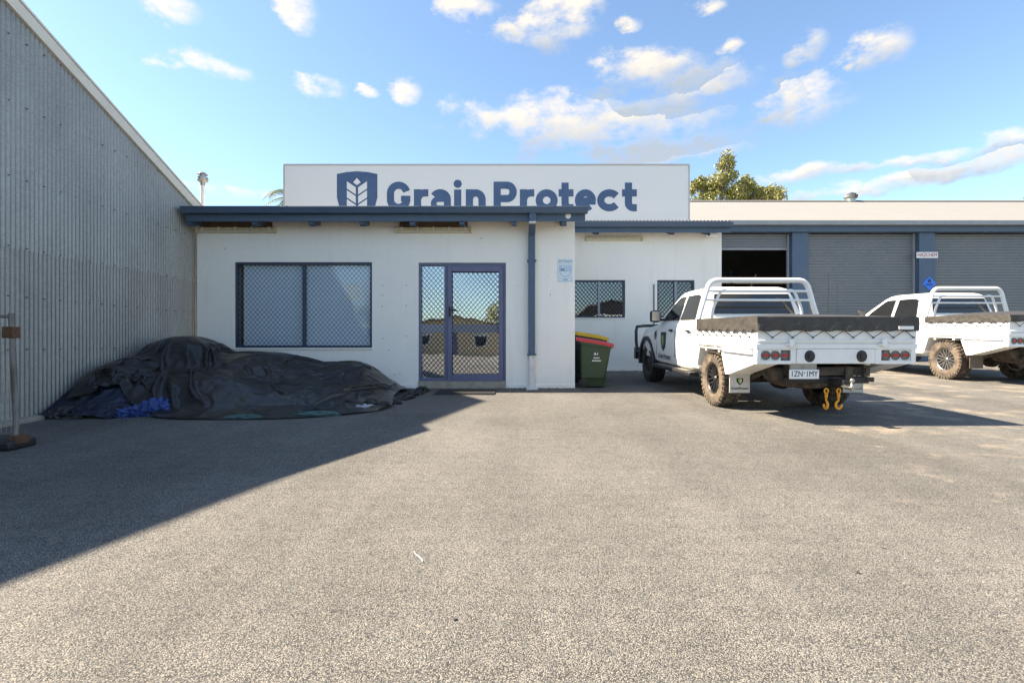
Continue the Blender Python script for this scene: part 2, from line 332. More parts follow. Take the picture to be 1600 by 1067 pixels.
    h2 = nn('ShaderNodeMath'); h2.operation = 'MULTIPLY_ADD'; lk(v2.outputs['Distance'], h2.inputs[0]); h2.inputs[1].default_value = -0.4; lk(h.outputs[0], h2.inputs[2])
    bp = nn('ShaderNodeBump'); bp.inputs['Strength'].default_value = 1.0; bp.inputs['Distance'].default_value = 0.0035; lk(h2.outputs[0], bp.inputs['Height'])
    n3 = noise(3.0, 4); bp2 = nn('ShaderNodeBump'); bp2.inputs['Strength'].default_value = 0.35; bp2.inputs['Distance'].default_value = 0.05; lk(n3.outputs[0], bp2.inputs['Height'])
    lk(bp2.outputs[0], bp.inputs['Normal']); lk(bp.outputs[0], b.inputs['Normal'])
    return m
def galv_mat(name, warm):
    m = bpy.data.materials.new(name); m.use_nodes = True; t = m.node_tree; b = t.nodes['Principled BSDF']; nn = t.nodes.new; lk = t.links.new
    tcn = nn('ShaderNodeTexCoord')
    v = nn('ShaderNodeTexVoronoi'); v.inputs['Scale'].default_value = 45; lk(tcn.outputs['Object'], v.inputs['Vector'])
    n = nn('ShaderNodeTexNoise'); n.inputs['Scale'].default_value = 1.3; n.inputs['Detail'].default_value = 6
    mp = nn('ShaderNodeMapping'); mp.inputs['Scale'].default_value = (1, 1, 0.35); lk(tcn.outputs['Object'], mp.inputs[0]); lk(mp.outputs[0], n.inputs['Vector'])
    sp = nn('ShaderNodeSeparateColor'); lk(v.outputs['Color'], sp.inputs[0])
    a = nn('ShaderNodeMath'); a.operation = 'MULTIPLY_ADD'; lk(sp.outputs[0], a.inputs[0]); a.inputs[1].default_value = 0.25; lk(n.outputs[0], a.inputs[2])
    rp = nn('ShaderNodeValToRGB'); lk(a.outputs[0], rp.inputs[0]); e = rp.color_ramp.elements
    e[0].position = 0.35; e[0].color = (0.25, 0.247, 0.24, 1); e[1].position = 0.95; e[1].color = (0.41, 0.405, 0.39, 1)
    if warm: e[0].color = (0.225, 0.215, 0.203, 1); e[1].color = (0.375, 0.36, 0.345, 1)
    lk(rp.outputs[0], b.inputs['Base Color']); b.inputs['Metallic'].default_value = 0.4; b.inputs['Roughness'].default_value = 0.5
    return m
M_ground = ground_mat(); M_galv = galv_mat('galvanised_sheet', False); M_galvlow = galv_mat('old_galvanised_sheet', True)

# ------------------------------------------------------------------ ground
g = MB(); ys = [-500, -5, 16.5, 700]
for i in range(3):
    g.add([(-600, ys[i], gz(ys[i])), (600, ys[i], gz(ys[i])), (600, ys[i+1], gz(ys[i+1])), (-600, ys[i+1], gz(ys[i+1]))], [(0,1,2,3)])
gm = {}
g2 = MB(); g2.v = g.v; g2.f = g.f
g2.build('ground', M_ground, kind='structure')

# ------------------------------------------------------------------ office building
OFF = empty('office_building', 'single storey cream rendered office with blue gutters and grilled windows', 'building', (0, 0, 0))
def wall_with_holes(x0, x1, y0, y1, z0, z1, holes):
    m = MB(); xs = sorted({x0, x1, *[h[0] for h in holes], *[h[1] for h in holes]}); zs = sorted({z0, z1, *[h[2] for h in holes], *[h[3] for h in holes]})
    inside = lambda cx, cz: any(h[0] < cx < h[1] and h[2] < cz < h[3] for h in holes)
    vs = []; fs = []; idx = {}
    def V(x, y, z):
        k = (round(x,4), round(y,4), round(z,4))
        if k not in idx: idx[k] = len(vs); vs.append(k)
        return idx[k]
    solid = {}
    for i in range(len(xs)-1):
        for j in range(len(zs)-1): solid[i, j] = not inside((xs[i]+xs[i+1])/2, (zs[j]+zs[j+1])/2)
    for (i, j), sld in solid.items():
        if not sld: continue
        a, b, c, d = xs[i], xs[i+1], zs[j], zs[j+1]
        fs.append((V(a,y0,c), V(b,y0,c), V(b,y0,d), V(a,y0,d))); fs.append((V(a,y1,c), V(a,y1,d), V(b,y1,d), V(b,y1,c)))
        for (ni, nj, e) in ((i-1,j,((a,c),(a,d))), (i+1,j,((b,c),(b,d))), (i,j-1,((a,c),(b,c))), (i,j+1,((a,d),(b,d)))):
            if not solid.get((ni, nj), False):
                (p, q), (r_, s_) = e; fs.append((V(p,y0,q), V(r_,y0,s_), V(r_,y1,s_), V(p,y1,q)))
    return m.add(vs, fs)
WY = 9.45; RY = 13.1
win1 = (-5.25, -2.65, 0.88, 2.50); door = (-1.77, -0.115, 0.115, 2.49)
winr1 = (1.58, 2.97, 1.62, 2.61); winr2 = (3.81, 4.79, 1.62, 2.61)
wall_with_holes(-5.96, 1.19, WY, WY+0.22, 0.05, 3.42, [win1, door]).build('front_wall', M_wall, OFF)
wall_with_holes(1.19, 5.5, RY, RY+0.22, 0.1, 4.02, [winr1, winr2]).build('recessed_wall', M_wall, OFF)
MB().prism([(WY+0.22, 0.05), (16.95, 0.05), (16.95, 4.75), (WY+0.22, 3.42)], 0.97, 1.187, 'x').build('side_wall', M_wall, OFF)
MB().prism([(WY+0.22, 0.05), (16.95, 0.05), (16.95, 4.75), (WY+0.22, 3.42)], -5.958, -5.74, 'x').build('side_wall', M_wall, OFF)
MB().box(5.28, 5.498, RY+0.22, 16.95, 0.05, 4.02).build('side_wall', M_wall, OFF)
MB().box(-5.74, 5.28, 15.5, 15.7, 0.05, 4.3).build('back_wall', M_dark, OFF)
def plinth(x0, x1, y): MB().box(x0, x1, y-0.014, y+0.01, 0.05, gz(y)+0.075).build('plinth_strip', M_wall, OFF, bevel=0.004)
plinth(-5.95, -1.80, WY); plinth(-0.09, 1.19, WY); plinth(1.2, 5.5, RY)
# interior partitions behind the glass
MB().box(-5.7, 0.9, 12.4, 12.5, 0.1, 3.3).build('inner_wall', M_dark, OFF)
MB().box(-5.7, 0.9, WY+0.23, 12.4, 0.10, 0.13).build('inner_floor', M_timber, OFF)
# corrugated skillion roof
def corrugated(x0, x1, ya, yb, za, zb, pitch=0.09, amp=0.011, seg=6):
    m = MB(); n = int((x1-x0)/pitch*seg); vs = []; fs = []
    for i in range(n+1):
        x = x0+(x1-x0)*i/n; d = amp*math.sin(2*math.pi*(x-x0)/pitch)
        vs += [(x, ya, za+d), (x, yb, zb+d), (x, ya, za+d-0.012), (x, yb, zb+d-0.012)]
    for i in range(n):
        a = 4*i; b = a+4; fs += [(a, b, b+1, a+1), (a+2, a+3, b+3, b+2), (a, a+2, b+2, b), (a+1, b+1, b+3, a+3)]
    return m.add(vs, fs)
sl = 0.172
rz = lambda y: 3.425 + sl*(y-9.02)
corrugated(-5.99, 1.33, 8.98, 13.4, rz(8.98), rz(13.4)).build('roof_sheeting', M_roof, OFF, smooth=60)
corrugated(1.345, 5.55, 12.66, 13.4, rz(12.66)+0.01, rz(13.4)+0.01).build('roof_sheeting', M_roof, OFF, smooth=60)
corrugated(-5.97, 5.55, 13.75, 16.9, rz(13.75), rz(16.9)).build('roof_sheeting', M_roof, OFF, smooth=60)
def gutter(x0, x1, y, zt):
    # quad gutter profile (y, z), open at the top, and a fascia board behind it
    p = [(y, zt), (y-0.012, zt), (y-0.016, zt-0.015), (y-0.004, zt-0.03), (y+0.004, zt-0.10), (y+0.014, zt-0.118), (y+0.11, zt-0.118), (y+0.11, zt-0.01), (y+0.10, zt-0.01), (y+0.10, zt-0.108), (y+0.02, zt-0.108), (y+0.012, zt-0.098)]
    m = MB(); m.prism(p, x0, x1, 'x')
    for xe in (x0, x1): m.prism([(y, zt-0.002), (y+0.004, zt-0.10), (y+0.014, zt-0.117), (y+0.108, zt-0.117), (y+0.108, zt-0.002)], xe-0.002, xe+0.002, 'x')
    gt = m.build('gutter', M_blue, OFF, smooth=50)
    MB().box(x0+0.03, x1-0.03, y+0.112, y+0.14, zt-0.245, zt-0.03).build('fascia_board', M_blue, OFF, bevel=0.004)
    for k in range(int((x1-x0)/2.4)):
        xx = x0+1.9+2.4*k
        if xx < x1-.3: MB().prism([(y-0.019, zt+0.002), (y-0.008, zt-0.03), (y-0.001, zt-0.10), (y+0.01, zt-0.122), (y+0.05, zt-0.122), (y+0.05, zt-0.119), (y+0.012, zt-0.1185), (y+0.004, zt-0.1)], xx, xx+0.03, 'x').build('gutter_joint', M_blue, gt)
gutter(-5.95, 1.36, 8.95, 3.425); gutter(1.37, 5.6, 12.62, 4.02)
for px in (312, 410, 496, 573, 649, 724, 803, 879):
    x = (px-800)/83.0
    MB().prism([(9.095, rz(9.09)-0.30), (9.095, rz(9.09)-0.05), (9.5, rz(9.5)-0.05), (9.5, rz(9.5)-0.30), (9.14, rz(9.16)-0.345)], x-0.045, x+0.045, 'x').build('rafter', M_blue, OFF)
for px in (930, 1046, 1100):
    x = (px-800)/60.0
    MB().prism([(12.76, 3.78), (12.76, 3.93), (13.15, 4.0), (13.15, 3.86), (12.82, 3.74)], x-0.06, x+0.06, 'x').build('rafter', M_frame, OFF)
# soffit strip closing the eave between rafters
MB().box(-5.93, 1.30, 9.10, 9.46, 3.398, 3.404).build('soffit', M_timber, OFF)
MB().box(1.36, 5.5, 12.77, 13.12, 3.985, 3.99).build('soffit', M_timber, OFF)

def diamonds(x0, x1, z0, z1, y, pitch, w, th=0.006):
    """expanded security mesh of diagonal bars, zig-zagging in depth where they cross"""
    m = MB(); H = pitch*1.15
    k = H/pitch   # slope
    c = x0 - (z1-z0)/k
    def clip(xa, za, sgn):
        # line z = za + sgn*k*(x-xa); clip to the rectangle
        pts = []
        for x in (x0, x1):
            z = za+sgn*k*(x-xa)
            if z0 <= z <= z1: pts.append((x, z))
        for z in (z0, z1):
            x = xa+(z-za)/(sgn*k)
            if x0 < x < x1: pts.append((x, z))
        return (min(pts), max(pts)) if len(pts) >= 2 else None
    xa = c
    while xa < x1 + (z1-z0)/k:
        for sgn, yo in ((1, 0), (-1, -th)):
            r_ = clip(xa, z0, sgn)
            if r_ and abs(r_[0][0]-r_[1][0]) > 0.01:
                (ax, az_), (bx, bz) = r_; dx, dz = bx-ax, bz-az_; l = math.hypot(dx, dz); nx, nz_ = -dz/l*w/2, dx/l*w/2
                m.prism([(ax+nx, az_+nz_), (ax-nx, az_-nz_), (bx-nx, bz-nz_), (bx+nx, bz+nz_)], y+yo, y+yo+th*0.95, 'y')
        xa += pitch
    return m
def window(rect, y, mull, glass, frame, blind=None, pitch=0.085, mullmat=None, gw=0.0065):
    x0, x1, z0, z1 = rect; fw = 0.045
    f = MB()
    f.box(x0+.001, x1-.001, y+0.02, y+0.09, z1-fw, z1-.001); f.box(x0+.001, x1-.001, y+0.02, y+0.09, z0+.001, z0+fw)
    f.box(x0+.001, x0+fw, y+0.021, y+0.089, z0+fw, z1-fw); f.box(x1-fw, x1-.001, y+0.021, y+0.089, z0+fw, z1-fw)
    w = f.build('window', frame, OFF, bevel=0.004)
    for xm in mull:
        MB().box(xm-0.028, xm+0.028, y+0.018, y+0.085, z0+fw-.002, z1-fw+.002).build('mullion', mullmat or frame, w, bevel=0.003)
    e = [x0+fw] + [v for xm in mull for v in (xm-0.028, xm+0.028)] + [x1-fw]
    for i in range(0, len(e), 2):
        MB().box(e[i]-.004, e[i+1]+.004, y+0.075, y+0.081, z0+fw-.004, z1-fw+.004).build('pane', glass, w)
        diamonds(e[i], e[i+1], z0+fw, z1-fw, y+0.035, pitch, gw).build('security_mesh', M_grille, w, kind='stuff')
    MB().box(x0-0.01, x1+0.01, y-0.025, y+0.03, z0-0.03, z0-0.001).build('sill', M_wall, w, bevel=0.004)
    if blind: MB().box(x0+0.02+blind, x1-0.02, y+0.10, y+0.106, z0+0.02, z1-0.03).build('blind', M_blind, w)
    return w
w1 = window(win1, WY, [-3.95], M_glass_w, M_frame, blind=0.10)
MB().box(-3.15, -2.93, WY+0.094, WY+0.098, 1.78, 2.08).build('notice', M_paper, w1)
window(winr1, RY, [2.285], M_glass_s, M_frame, pitch=0.1, mullmat=M_mull, gw=0.012)
window(winr2, RY, [4.30], M_glass_s, M_frame, pitch=0.1, mullmat=M_mull, gw=0.012)
MB().tube([(3.72, RY-0.02, 0.3), (3.72, RY-0.02, 2.5)], 0.014).build('conduit', M_frame, OFF)
# door unit: sidelight + hinged security door on a concrete step
dx0, dx1, dz1 = -1.77, -0.115, 2.49; dzb = 0.25
MB().box(dx0, dx1, WY-0.03, WY+0.2, 0.08, dzb).build('door_step', M_conc, OFF, bevel=0.01)
f = MB(); y = WY
f.box(dx0+.002, dx0+0.05, y+0.02, y+0.12, dzb, dz1-.002); f.box(-1.285, -1.225, y+0.02, y+0.12, dzb, dz1-0.05); f.box(dx1-0.05, dx1-.002, y+0.02, y+0.12, dzb, dz1-.05)
f.box(dx0+0.05, dx1-.002, y+0.021, y+0.119, dz1-0.05, dz1-.002); f.box(dx0+0.05, -1.285, y+0.021, y+0.119, dzb, dzb+0.05)
fr = f.build('door_frame', M_doorframe, OFF, bevel=0.004)
MB().box(dx0+0.05, -1.285, y+0.03, y+0.09, 1.17, 1.32).build('mid_rail', M_mull, fr)
for (a, b) in ((dzb+0.05, 1.17), (1.32, dz1-0.05)): MB().box(dx0+0.048, -1.283, y+0.085, y+0.091, a, b).build('pane', M_glass_d, fr)
diamonds(dx0+0.05, -1.285, dzb+0.05, dz1-0.05, y+0.028, 0.085, 0.0075).build('security_mesh', M_grille, fr, kind='stuff')
d = MB(); lx0, lx1 = -1.222, -0.168
d.box(lx0, lx0+0.085, y-0.012, y+0.03, dzb+.004, dz1-.055); d.box(lx1-0.085, lx1, y-0.012, y+0.03, dzb+.004, dz1-.055)
d.box(lx0+0.085, lx1-0.085, y-0.011, y+0.029, dz1-0.17, dz1-.055); d.box(lx0+0.085, lx1-0.085, y-0.011, y+0.029, dzb+.004, dzb+0.13)
dr = d.build('door', M_doorframe, OFF, bevel=0.005)
diamonds(lx0+0.085, lx1-0.085, dzb+0.13, dz1-0.17, y+0.006, 0.085, 0.0075).build('security_mesh', M_grille, dr, kind='stuff')
for (a, b) in ((dzb+0.06, 1.17), (1.32, dz1-0.09)): MB().box(lx0+0.05, lx1-0.05, y+0.085, y+0.091, a, b).build('pane', M_glass_d, dr)
MB().box(lx0+0.05, lx1-0.05, y+0.07, y+0.10, 1.17, 1.32).build('mid_rail', M_mull, dr)
h = MB(); h.box(lx0+0.025, lx0+0.06, y-0.03, y-0.012, 1.47, 1.66); h.tube([(lx0+0.04, y-0.03, 1.60), (lx0+0.04, y-0.065, 1.60), (lx0+0.17, y-0.065, 1.595)], 0.011)
h.build('handle', M_plastic, dr, smooth=40)
# downpipe
dp = MB(); x = 0.37
dp.prism([(8.98, 3.33), (9.07, 3.33), (9.07, 3.22), (9.42, 3.02), (9.42, 0.74), (9.335, 0.74), (9.335, 2.97), (8.98, 3.17)], x-0.062, x+0.062, 'x')
dpo = dp.build('downpipe', M_blue, OFF, bevel=0.008)
MB().box(x-0.05, x+0.05, 9.34, 9.425, gz(9.3)+0.03, 0.74).build('pipe_end', M_pvc, dpo, bevel=0.01)
MB().box(x-0.11, x+0.11, 9.15, 9.43, gz(9.3)-0.01, gz(9.3)+0.035).build('pipe_shoe', M_pvc, dpo, bevel=0.01)
for z in (0.74, 2.5): MB().box(x-0.085, x+0.085, 9.328, 9.45, z, z+0.03).build('bracket', M_blue, dpo)
MB().box(x-0.064, x+0.064, 8.972, 9.075, 3.13, 3.16).build('pipe_band', M_pvc, dpo)

# sign board on the roof
SY = 13.45; SG = empty('roof_sign', 'long off-white roof sign with blue Grain Protect lettering and shield', 'sign', (0, SY, 4.2))
def sp_(o): o.location = (0, -SY, -4.2); return o
sp_(MB().box(-6.13, 4.76, SY, SY+0.10, 4.14, 5.74).build('panel', M_sign, SG, bevel=0.004))
t = MB(); t.box(-6.15, 4.78, SY-0.015, SY+0.12, 5.741, 5.775); t.box(-6.16, -6.131, SY-0.014, SY+0.119, 4.14, 5.741); t.box(4.761, 4.79, SY-0.014, SY+0.119, 4.14, 5.741)
sp_(t.build('trim', mat('sign_trim', (0.5, 0.48, 0.46), 0.5), SG))
for x in (-5, -2.5, 0, 2.5, 4.3): sp_(MB().box(x-.04, x+.04, SY+0.12, SY+0.22, 4.0, 5.6).build('post', M_steel, SG))
k = 1/2.667/58.2; X0 = (500-800)/58.2; BZ = 1+(533-328.9)/58.2
def glyph(paths, dots=(), ws=None):
    m = MB(); q = 0
    for p in paths:
        closed = p[0] == p[-1] and len(p) > 4; pp = p[:-1] if closed else p
        q += 1
        m.ribbon([(X0+a*k, BZ+b*k) for a, b in pp], (ws[q-1] if ws else 30)*k, SY-0.006-0.0006*q, SY+0.002, closed)
    for (a, b, r_) in dots: m.prism(arc(X0+a*k, BZ+b*k, r_*k, r_*k, 0, 342, 19), SY-0.006, SY+0.002, 'y')
    sp_(m.build('letter', M_signblue, SG))
def gl_r(o): return [[(405+o, 0), (405+o, 91)], [(405+o, 48), (410+o, 63), (422+o, 74), (436+o, 76), (450+o, 76)]]
def gl_t(o): return [[(1022+o, 119), (1022+o, 36)] + arc(1042+o, 34, 20, 20, 180, 270, 6) + [(1057+o, 14)], [(995+o, 76), (1057+o, 76)]]
glyph([arc(326, 74, 34, 34, 14, 180, 14) + arc(326, 49, 34, 34, 180, 360, 14) + [(360, 57)], [(375, 52), (336, 52)]], ws=[30, 24])
glyph(gl_r(0))
glyph([arc(500, 50, 30, 27, 152, 0, 10) + [(530, 0)], [(530, 50), (496, 50)] + arc(492, 31, 20, 19, 90, 270, 8) + [(530, 12)]], ws=[29, 23])
glyph([[(573, 0), (573, 90)]], [(573, 114, 17)])
glyph([[(622, 0), (622, 91)], [(622, 48)] + arc(648.5, 49, 26.5, 27, 180, 0, 12) + [(675, 0)]])
glyph([[(738, 0), (738, 123)], [(738, 108), (780, 108)] + arc(780, 80, 25, 28, 90, -90, 12) + [(738, 52)]])
glyph(gl_r(443))
o_ = arc(945, 45, 31, 31, 0, 360, 24); o_[-1] = o_[0]; glyph([o_])
glyph(gl_t(0))
glyph([arc(1107, 45, 29, 31, -4, 312, 22), [(1080, 42), (1150, 42)]])
glyph([arc(1207, 45, 36, 31, 36, 324, 22)])
glyph(gl_t(265))
sx_ = lambda a: X0+a*k; sz_ = lambda b: 1+(533-(240+b/2.667))/58.2
shp = [(152+(a-152), b) for a, b in [(68, 82), (110, 74), (152, 71), (195, 74), (237, 82), (237, 180), (228, 215), (205, 245), (152, 275), (100, 245), (77, 215), (68, 180)]]
shd = sp_(MB().prism([(sx_(a), sz_(b)) for a, b in shp][::-1], SY-0.006, SY+0.002, 'y').build('shield', M_signblue, SG))
wl = MB(); P = lambda L_: wl.prism([(sx_(a), sz_(b)) for a, b in L_], SY-0.010, SY-0.004, 'y')
P([(152, 99), (168, 117), (152, 129), (136, 117)])
for q in (0, 1, 2):
    y0 = 113+q*37
    for sg in (-1, 1):
        P([(152+sg*42, y0), (152+sg*42, y0+30), (152+sg*5, y0+55), (152+sg*5, y0+25)])
wl.build('wheat_ear', M_sign, shd)

# fixtures on the walls
def batten(x0, x1, y, z, lab, backing):
    b = empty('batten_light', lab, 'light', ((x0+x1)/2, y, z), group=None); w = (x1-x0)/2
    MB().box(-w, w, -0.075, 0.0, -0.015, 0.045).build('housing', M_tube, b, bevel=0.008)
    MB().tube([(-w+0.03, -0.05, -0.032), (w-0.03, -0.05, -0.032)], 0.019).build('tube', mat('old_tube', (0.66, 0.60, 0.46), 0.3), b, smooth=50)
    for s in (-1, 1): MB().box(s*w-0.02, s*w+0.02, -0.085, 0.001, -0.055, 0.05).build('end_cap', M_tube, b, bevel=0.006)
    if backing: MB().box(-w+0.05, w-0.06, -0.045, -0.002, 0.047, 0.15).build('backing_board', M_timber, b)
    for i in range(5):
        xx = -w+0.1+(2*w-0.2)*i/4; MB().box(xx-0.012, xx+0.012, -0.09, -0.04, -0.022, 0.05).build('clip', M_pvc, b)
batten(-5.93, -4.47, WY, 3.10, 'yellowed batten light under the eave above the large blinded window', True)
batten(-2.17, -0.78, WY, 3.10, 'yellowed batten light under the eave above the glass entrance door', True)
batten(1.95, 3.40, RY, 3.68, 'batten light under the eave of the recessed wall', False)
def seccam(loc, lab):
    b = empty('security_camera', lab, 'camera', loc)
    MB().lathe([(0.05, 0), (0.055, -0.02), (0.055, -0.035), (0.03, -0.04)], 16, Matrix.Rotation(R(-90), 4, 'X') @ Matrix.Rotation(R(180), 4, 'X')).build('base', M_white, b, smooth=40)
    MB().lathe([(0.001, -0.085), (0.02, -0.08), (0.036, -0.06), (0.042, -0.035), (0.04, -0.03)], 16, Matrix.Rotation(R(-90), 4, 'X') @ Matrix.Rotation(R(180), 4, 'X')).build('dome', M_white, b, smooth=60)
    MB().lathe([(0.014, -0.092), (0.016, -0.08)], 12, Matrix.Rotation(R(-90), 4, 'X') @ Matrix.Rotation(R(180), 4, 'X')).build('lens', M_black, b)
seccam((1.02, 9.06, 3.275), 'round white security camera on the blue fascia near the gutter end')
b = empty('security_camera', 'white box security camera under the eave of the recessed wall', 'camera', (5.18, RY, 3.74))
MB().box(-0.16, 0.12, -0.22, -0.10, -0.03, 0.06).build('housing', M_white, b, bevel=0.012)
MB().box(-0.04, 0.04, -0.12, 0.002, 0.0, 0.05).build('bracket', M_white, b, bevel=0.006)
MB().lathe([(0.035, 0), (0.03, 0.02)], 14, Matrix.Translation((-0.10, -0.22, 0.015)) @ Matrix.Rotation(R(90), 4, 'X')).build('lens', M_black, b)
# alarm company plate
s_ = empty('security_sign', 'small pale blue security plate with shield on the wall beside the downpipe', 'sign', (1.01, WY, 2.34))
MB().box(-0.145, 0.145, -0.008, 0.001, -0.22, 0.22).build('plate', mat('faded_plate', (0.62, 0.70, 0.74), 0.4), s_, bevel=0.003)
text('24 Hours', 0.07, mat('dark_blue_ink', (0.10, 0.2, 0.33), 0.5), s_, face_cam(0, -0.009, 0.175))
bd = MB(); pts = [(-0.105, 0.09), (0.105, 0.09), (0.11, -0.02), (0.07, -0.09), (0, -0.12), (-0.07, -0.09), (-0.11, -0.02)]
bd.ribbon(pts, 0.014, -0.011, -0.007, True); bd.build('shield_outline', M_paleblue, s_)
text('MSS', 0.12, M_paleblue, s_, face_cam(0, -0.009, 0.02), bold=0.003)
MB().box(-0.13, 0.13, -0.0105, -0.007, -0.20, -0.15).build('strip', M_paleblue, s_)
MB().box(-0.12, -0.05, -0.0115, -0.0105, -0.19, -0.16).build('strip_mark', M_paper, s_); MB().box(0.05, 0.12, -0.0115, -0.0105, -0.19, -0.16).build('strip_mark', M_paper, s_)
# door mat
dm = empty('door_mat', 'black ribbed rubber mat on the ground before the entrance door', 'mat', (-0.82, 8.83, gz(8.83)), (math.atan(0.031), 0, R(-2)))
MB().box(-0.52, 0.52, -0.30, 0.30, -0.004, 0.012).build('base', M_plastic, dm, bevel=0.004)
rb = MB()
for i in range(26): rb.box(-0.50+i*0.04, -0.478+i*0.04, -0.28, 0.28, 0.012, 0.024)
rb.build('rib', mat('mat_rib', (0.045, 0.043, 0.04), 0.8), dm, kind='stuff')

# ------------------------------------------------------------------ corrugated shed on the left
SX = -6.06; SHED = empty('corrugated_shed', 'tall galvanised corrugated iron shed with sloping cream barge board', 'shed', (0, 0, 0))
gtop = lambda y: 5.235 - 0.43*(y-5.85) if y > 5.85 else 5.235 + 0.52*(y-5.85)
def corr_wall(y0, y1, zlo, zhi, xo, seg=8, pitch=0.06, amp=0.0075):
    n = int((y1-y0)/pitch*seg); vs = []; fs = []
    for i in range(n+1):
        yy = y0+(y1-y0)*i/n; d = amp*math.sin(2*math.pi*yy/pitch)
        a, b_ = zlo(yy), max(zlo(yy)+.01, zhi(yy)); vs += [(SX+xo+d, yy, a), (SX+xo+d, yy, b_)]
    for i in range(n): fs.append((2*i, 2*i+2, 2*i+3, 2*i+1))
    return MB().add(vs, fs)
corr_wall(-4.0, 9.66, lambda y: gz(y)-0.02, lambda y: min(2.18, gtop(y)-.02), -0.003).build('lower_cladding', M_galvlow, SHED, smooth=80)
corr_wall(-4.0, 9.66, lambda y: 2.13, lambda y: gtop(y)-0.02, 0.003).build('upper_cladding', M_galv, SHED, smooth=80)
MB().box(SX-0.3, SX-0.04, -4.0, 9.64, -0.4, 1.6).build('frame_wall', M_dark, SHED)
sc = MB()
for z in (0.9, 1.55, 2.155, 3.0, 3.9, 4.7):
    for i in range(170):
        yy = 3.0+i*0.0765*1.0
        if i % 3 == 0 and yy < 9.6 and z < gtop(yy)-0.15: sc.box(SX-0.012, SX+0.016, yy+0.013, yy+0.025, z-0.006, z+0.006)
sc.build('screw', M_rust, SHED, kind='stuff')
def sloped(xa, xb, ya, yb, za, zb, th):
    return MB().prism([(ya, za), (yb, zb), (yb, zb-th), (ya, za-th)], xa, xb, 'x')
sloped(SX-0.02, SX+0.05, 5.86, 9.72, gtop(5.86)+0.02, gtop(9.72)+0.02, 0.17).build('barge_board', M_cream, SHED, bevel=0.006)
sloped(SX-0.02, SX+0.05, -4.1, 5.86, gtop(-4.1)+0.02, gtop(5.86)+0.02, 0.17).build('barge_board', M_cream, SHED, bevel=0.006)
sloped(SX-0.03, SX+0.062, 5.86, 9.74, gtop(5.86)+0.055, gtop(9.74)+0.055, 0.03).build('barge_capping', M_cream, SHED)
sloped(SX-0.03, SX+0.062, -4.1, 5.86, gtop(-4.1)+0.055, gtop(5.86)+0.055, 0.03).build('barge_capping', M_cream, SHED)
sloped(SX-5.5, SX-0.03, 5.86, 9.8, gtop(5.86)+0.03, gtop(9.8)+0.03, 0.03).build('roof', M_galv, SHED)
sloped(SX-5.5, SX-0.03, -4.2, 5.86, gtop(-4.2)+0.03, gtop(5.86)+0.03, 0.03).build('roof', M_galv, SHED)
MB().box(SX-5.5, SX-0.05, 9.5, 9.64, 0.0, 3.55).build('end_wall', M_galvlow, SHED)
# unseen block added out of frame, gable shaped to cast the long yard shadow
BX = -10.2; ap = 10.27
MB().prism([(-4, -0.3), (-4, ap-0.38*12.25), (8.25, ap), (9.5, ap-0.62*1.25), (9.5, -0.3)], BX-5, BX, 'x').build('added_shadow_block', M_galv, SHED)
# concrete footing along the shed
MB().prism([(-4, gz(-4)-0.1), (-4, gz(-4)+0.05), (6.9, gz(6.9)+0.05), (6.9, gz(6.9)-0.1)], SX-0.02, SX+0.16, 'x').build('footing', M_conc, SHED, bevel=0.015)
# vent pipe beyond the shed
vp = empty('vent_pipe', 'pale steel vent pipe with a cowl rising behind the shed roof end', 'pipe', (-7.44, 12.0, gz(12)))
MB().tube([(0, 0, 0), (0, 0, 4.62)], 0.045, 12).build('pipe', M_pvc, vp, smooth=50)
MB().lathe([(0.05, 4.55), (0.06, 4.62), (0.12, 4.66), (0.125, 4.74), (0.08, 4.76), (0.08, 4.80), (0.12, 4.81), (0.06, 4.86), (0.01, 4.88)], 14).build('cowl', M_steel, vp, smooth=40)

# ------------------------------------------------------------------ warehouse on the right
WH = empty('warehouse', 'long warehouse with cream iron roof, blue columns and grey roller doors', 'warehouse', (0, 0, 0))
HY = 17.0; GZ = gz(17)
corrugated(0.5, 34, HY-0.45, HY+8.4, 4.98, 8.1, pitch=0.16, amp=0.012, seg=4).build('roof_sheeting', M_roof, WH, smooth=60)
MB().prism([(HY+8.2, 8.09), (HY+8.45, 8.19), (HY+8.7, 8.09), (HY+8.45, 8.16)], 0.5, 34, 'x').build('ridge_capping', M_roof, WH)
MB().prism([(HY+8.4, 8.1), (HY+17, 4.9), (HY+17, 4.85), (HY+8.4, 8.05)], 0.5, 34, 'x').build('back_roof', M_roof, WH)
M_gutt = mat('grey_gutter', (0.30, 0.31, 0.32), 0.5, var=0.3, vscale=4)
MB().prism([(HY-0.50, 5.0), (HY-0.50, 4.86), (HY-0.36, 4.86), (HY-0.36, 4.98), (HY-0.37, 4.98), (HY-0.37, 4.87), (HY-0.49, 4.87), (HY-0.49, 5.0)], 5.62, 34, 'x').build('gutter', M_gutt, WH)
MB().box(5.62, 34, HY-0.34, HY-0.10, 4.66, 4.90).build('lintel_beam', M_blue, WH, bevel=0.01)
doors = [(5.72, 9.42), (9.98, 13.69), (14.23, 17.94), (18.5, 22.2)]
for a, b_ in ((9.42, 9.98), (13.69, 14.23), (17.94, 18.5), (22.2, 22.8)):
    MB().box(a, b_, HY-0.22, HY+0.12, GZ-0.05, 4.66).build('column', M_blue, WH, bevel=0.012)
M_roll = mat('roller_steel', (0.175, 0.19, 0.205), 0.5, metal=0.25, var=0.35, vscale=1.5, col2=(0.235, 0.23, 0.22))
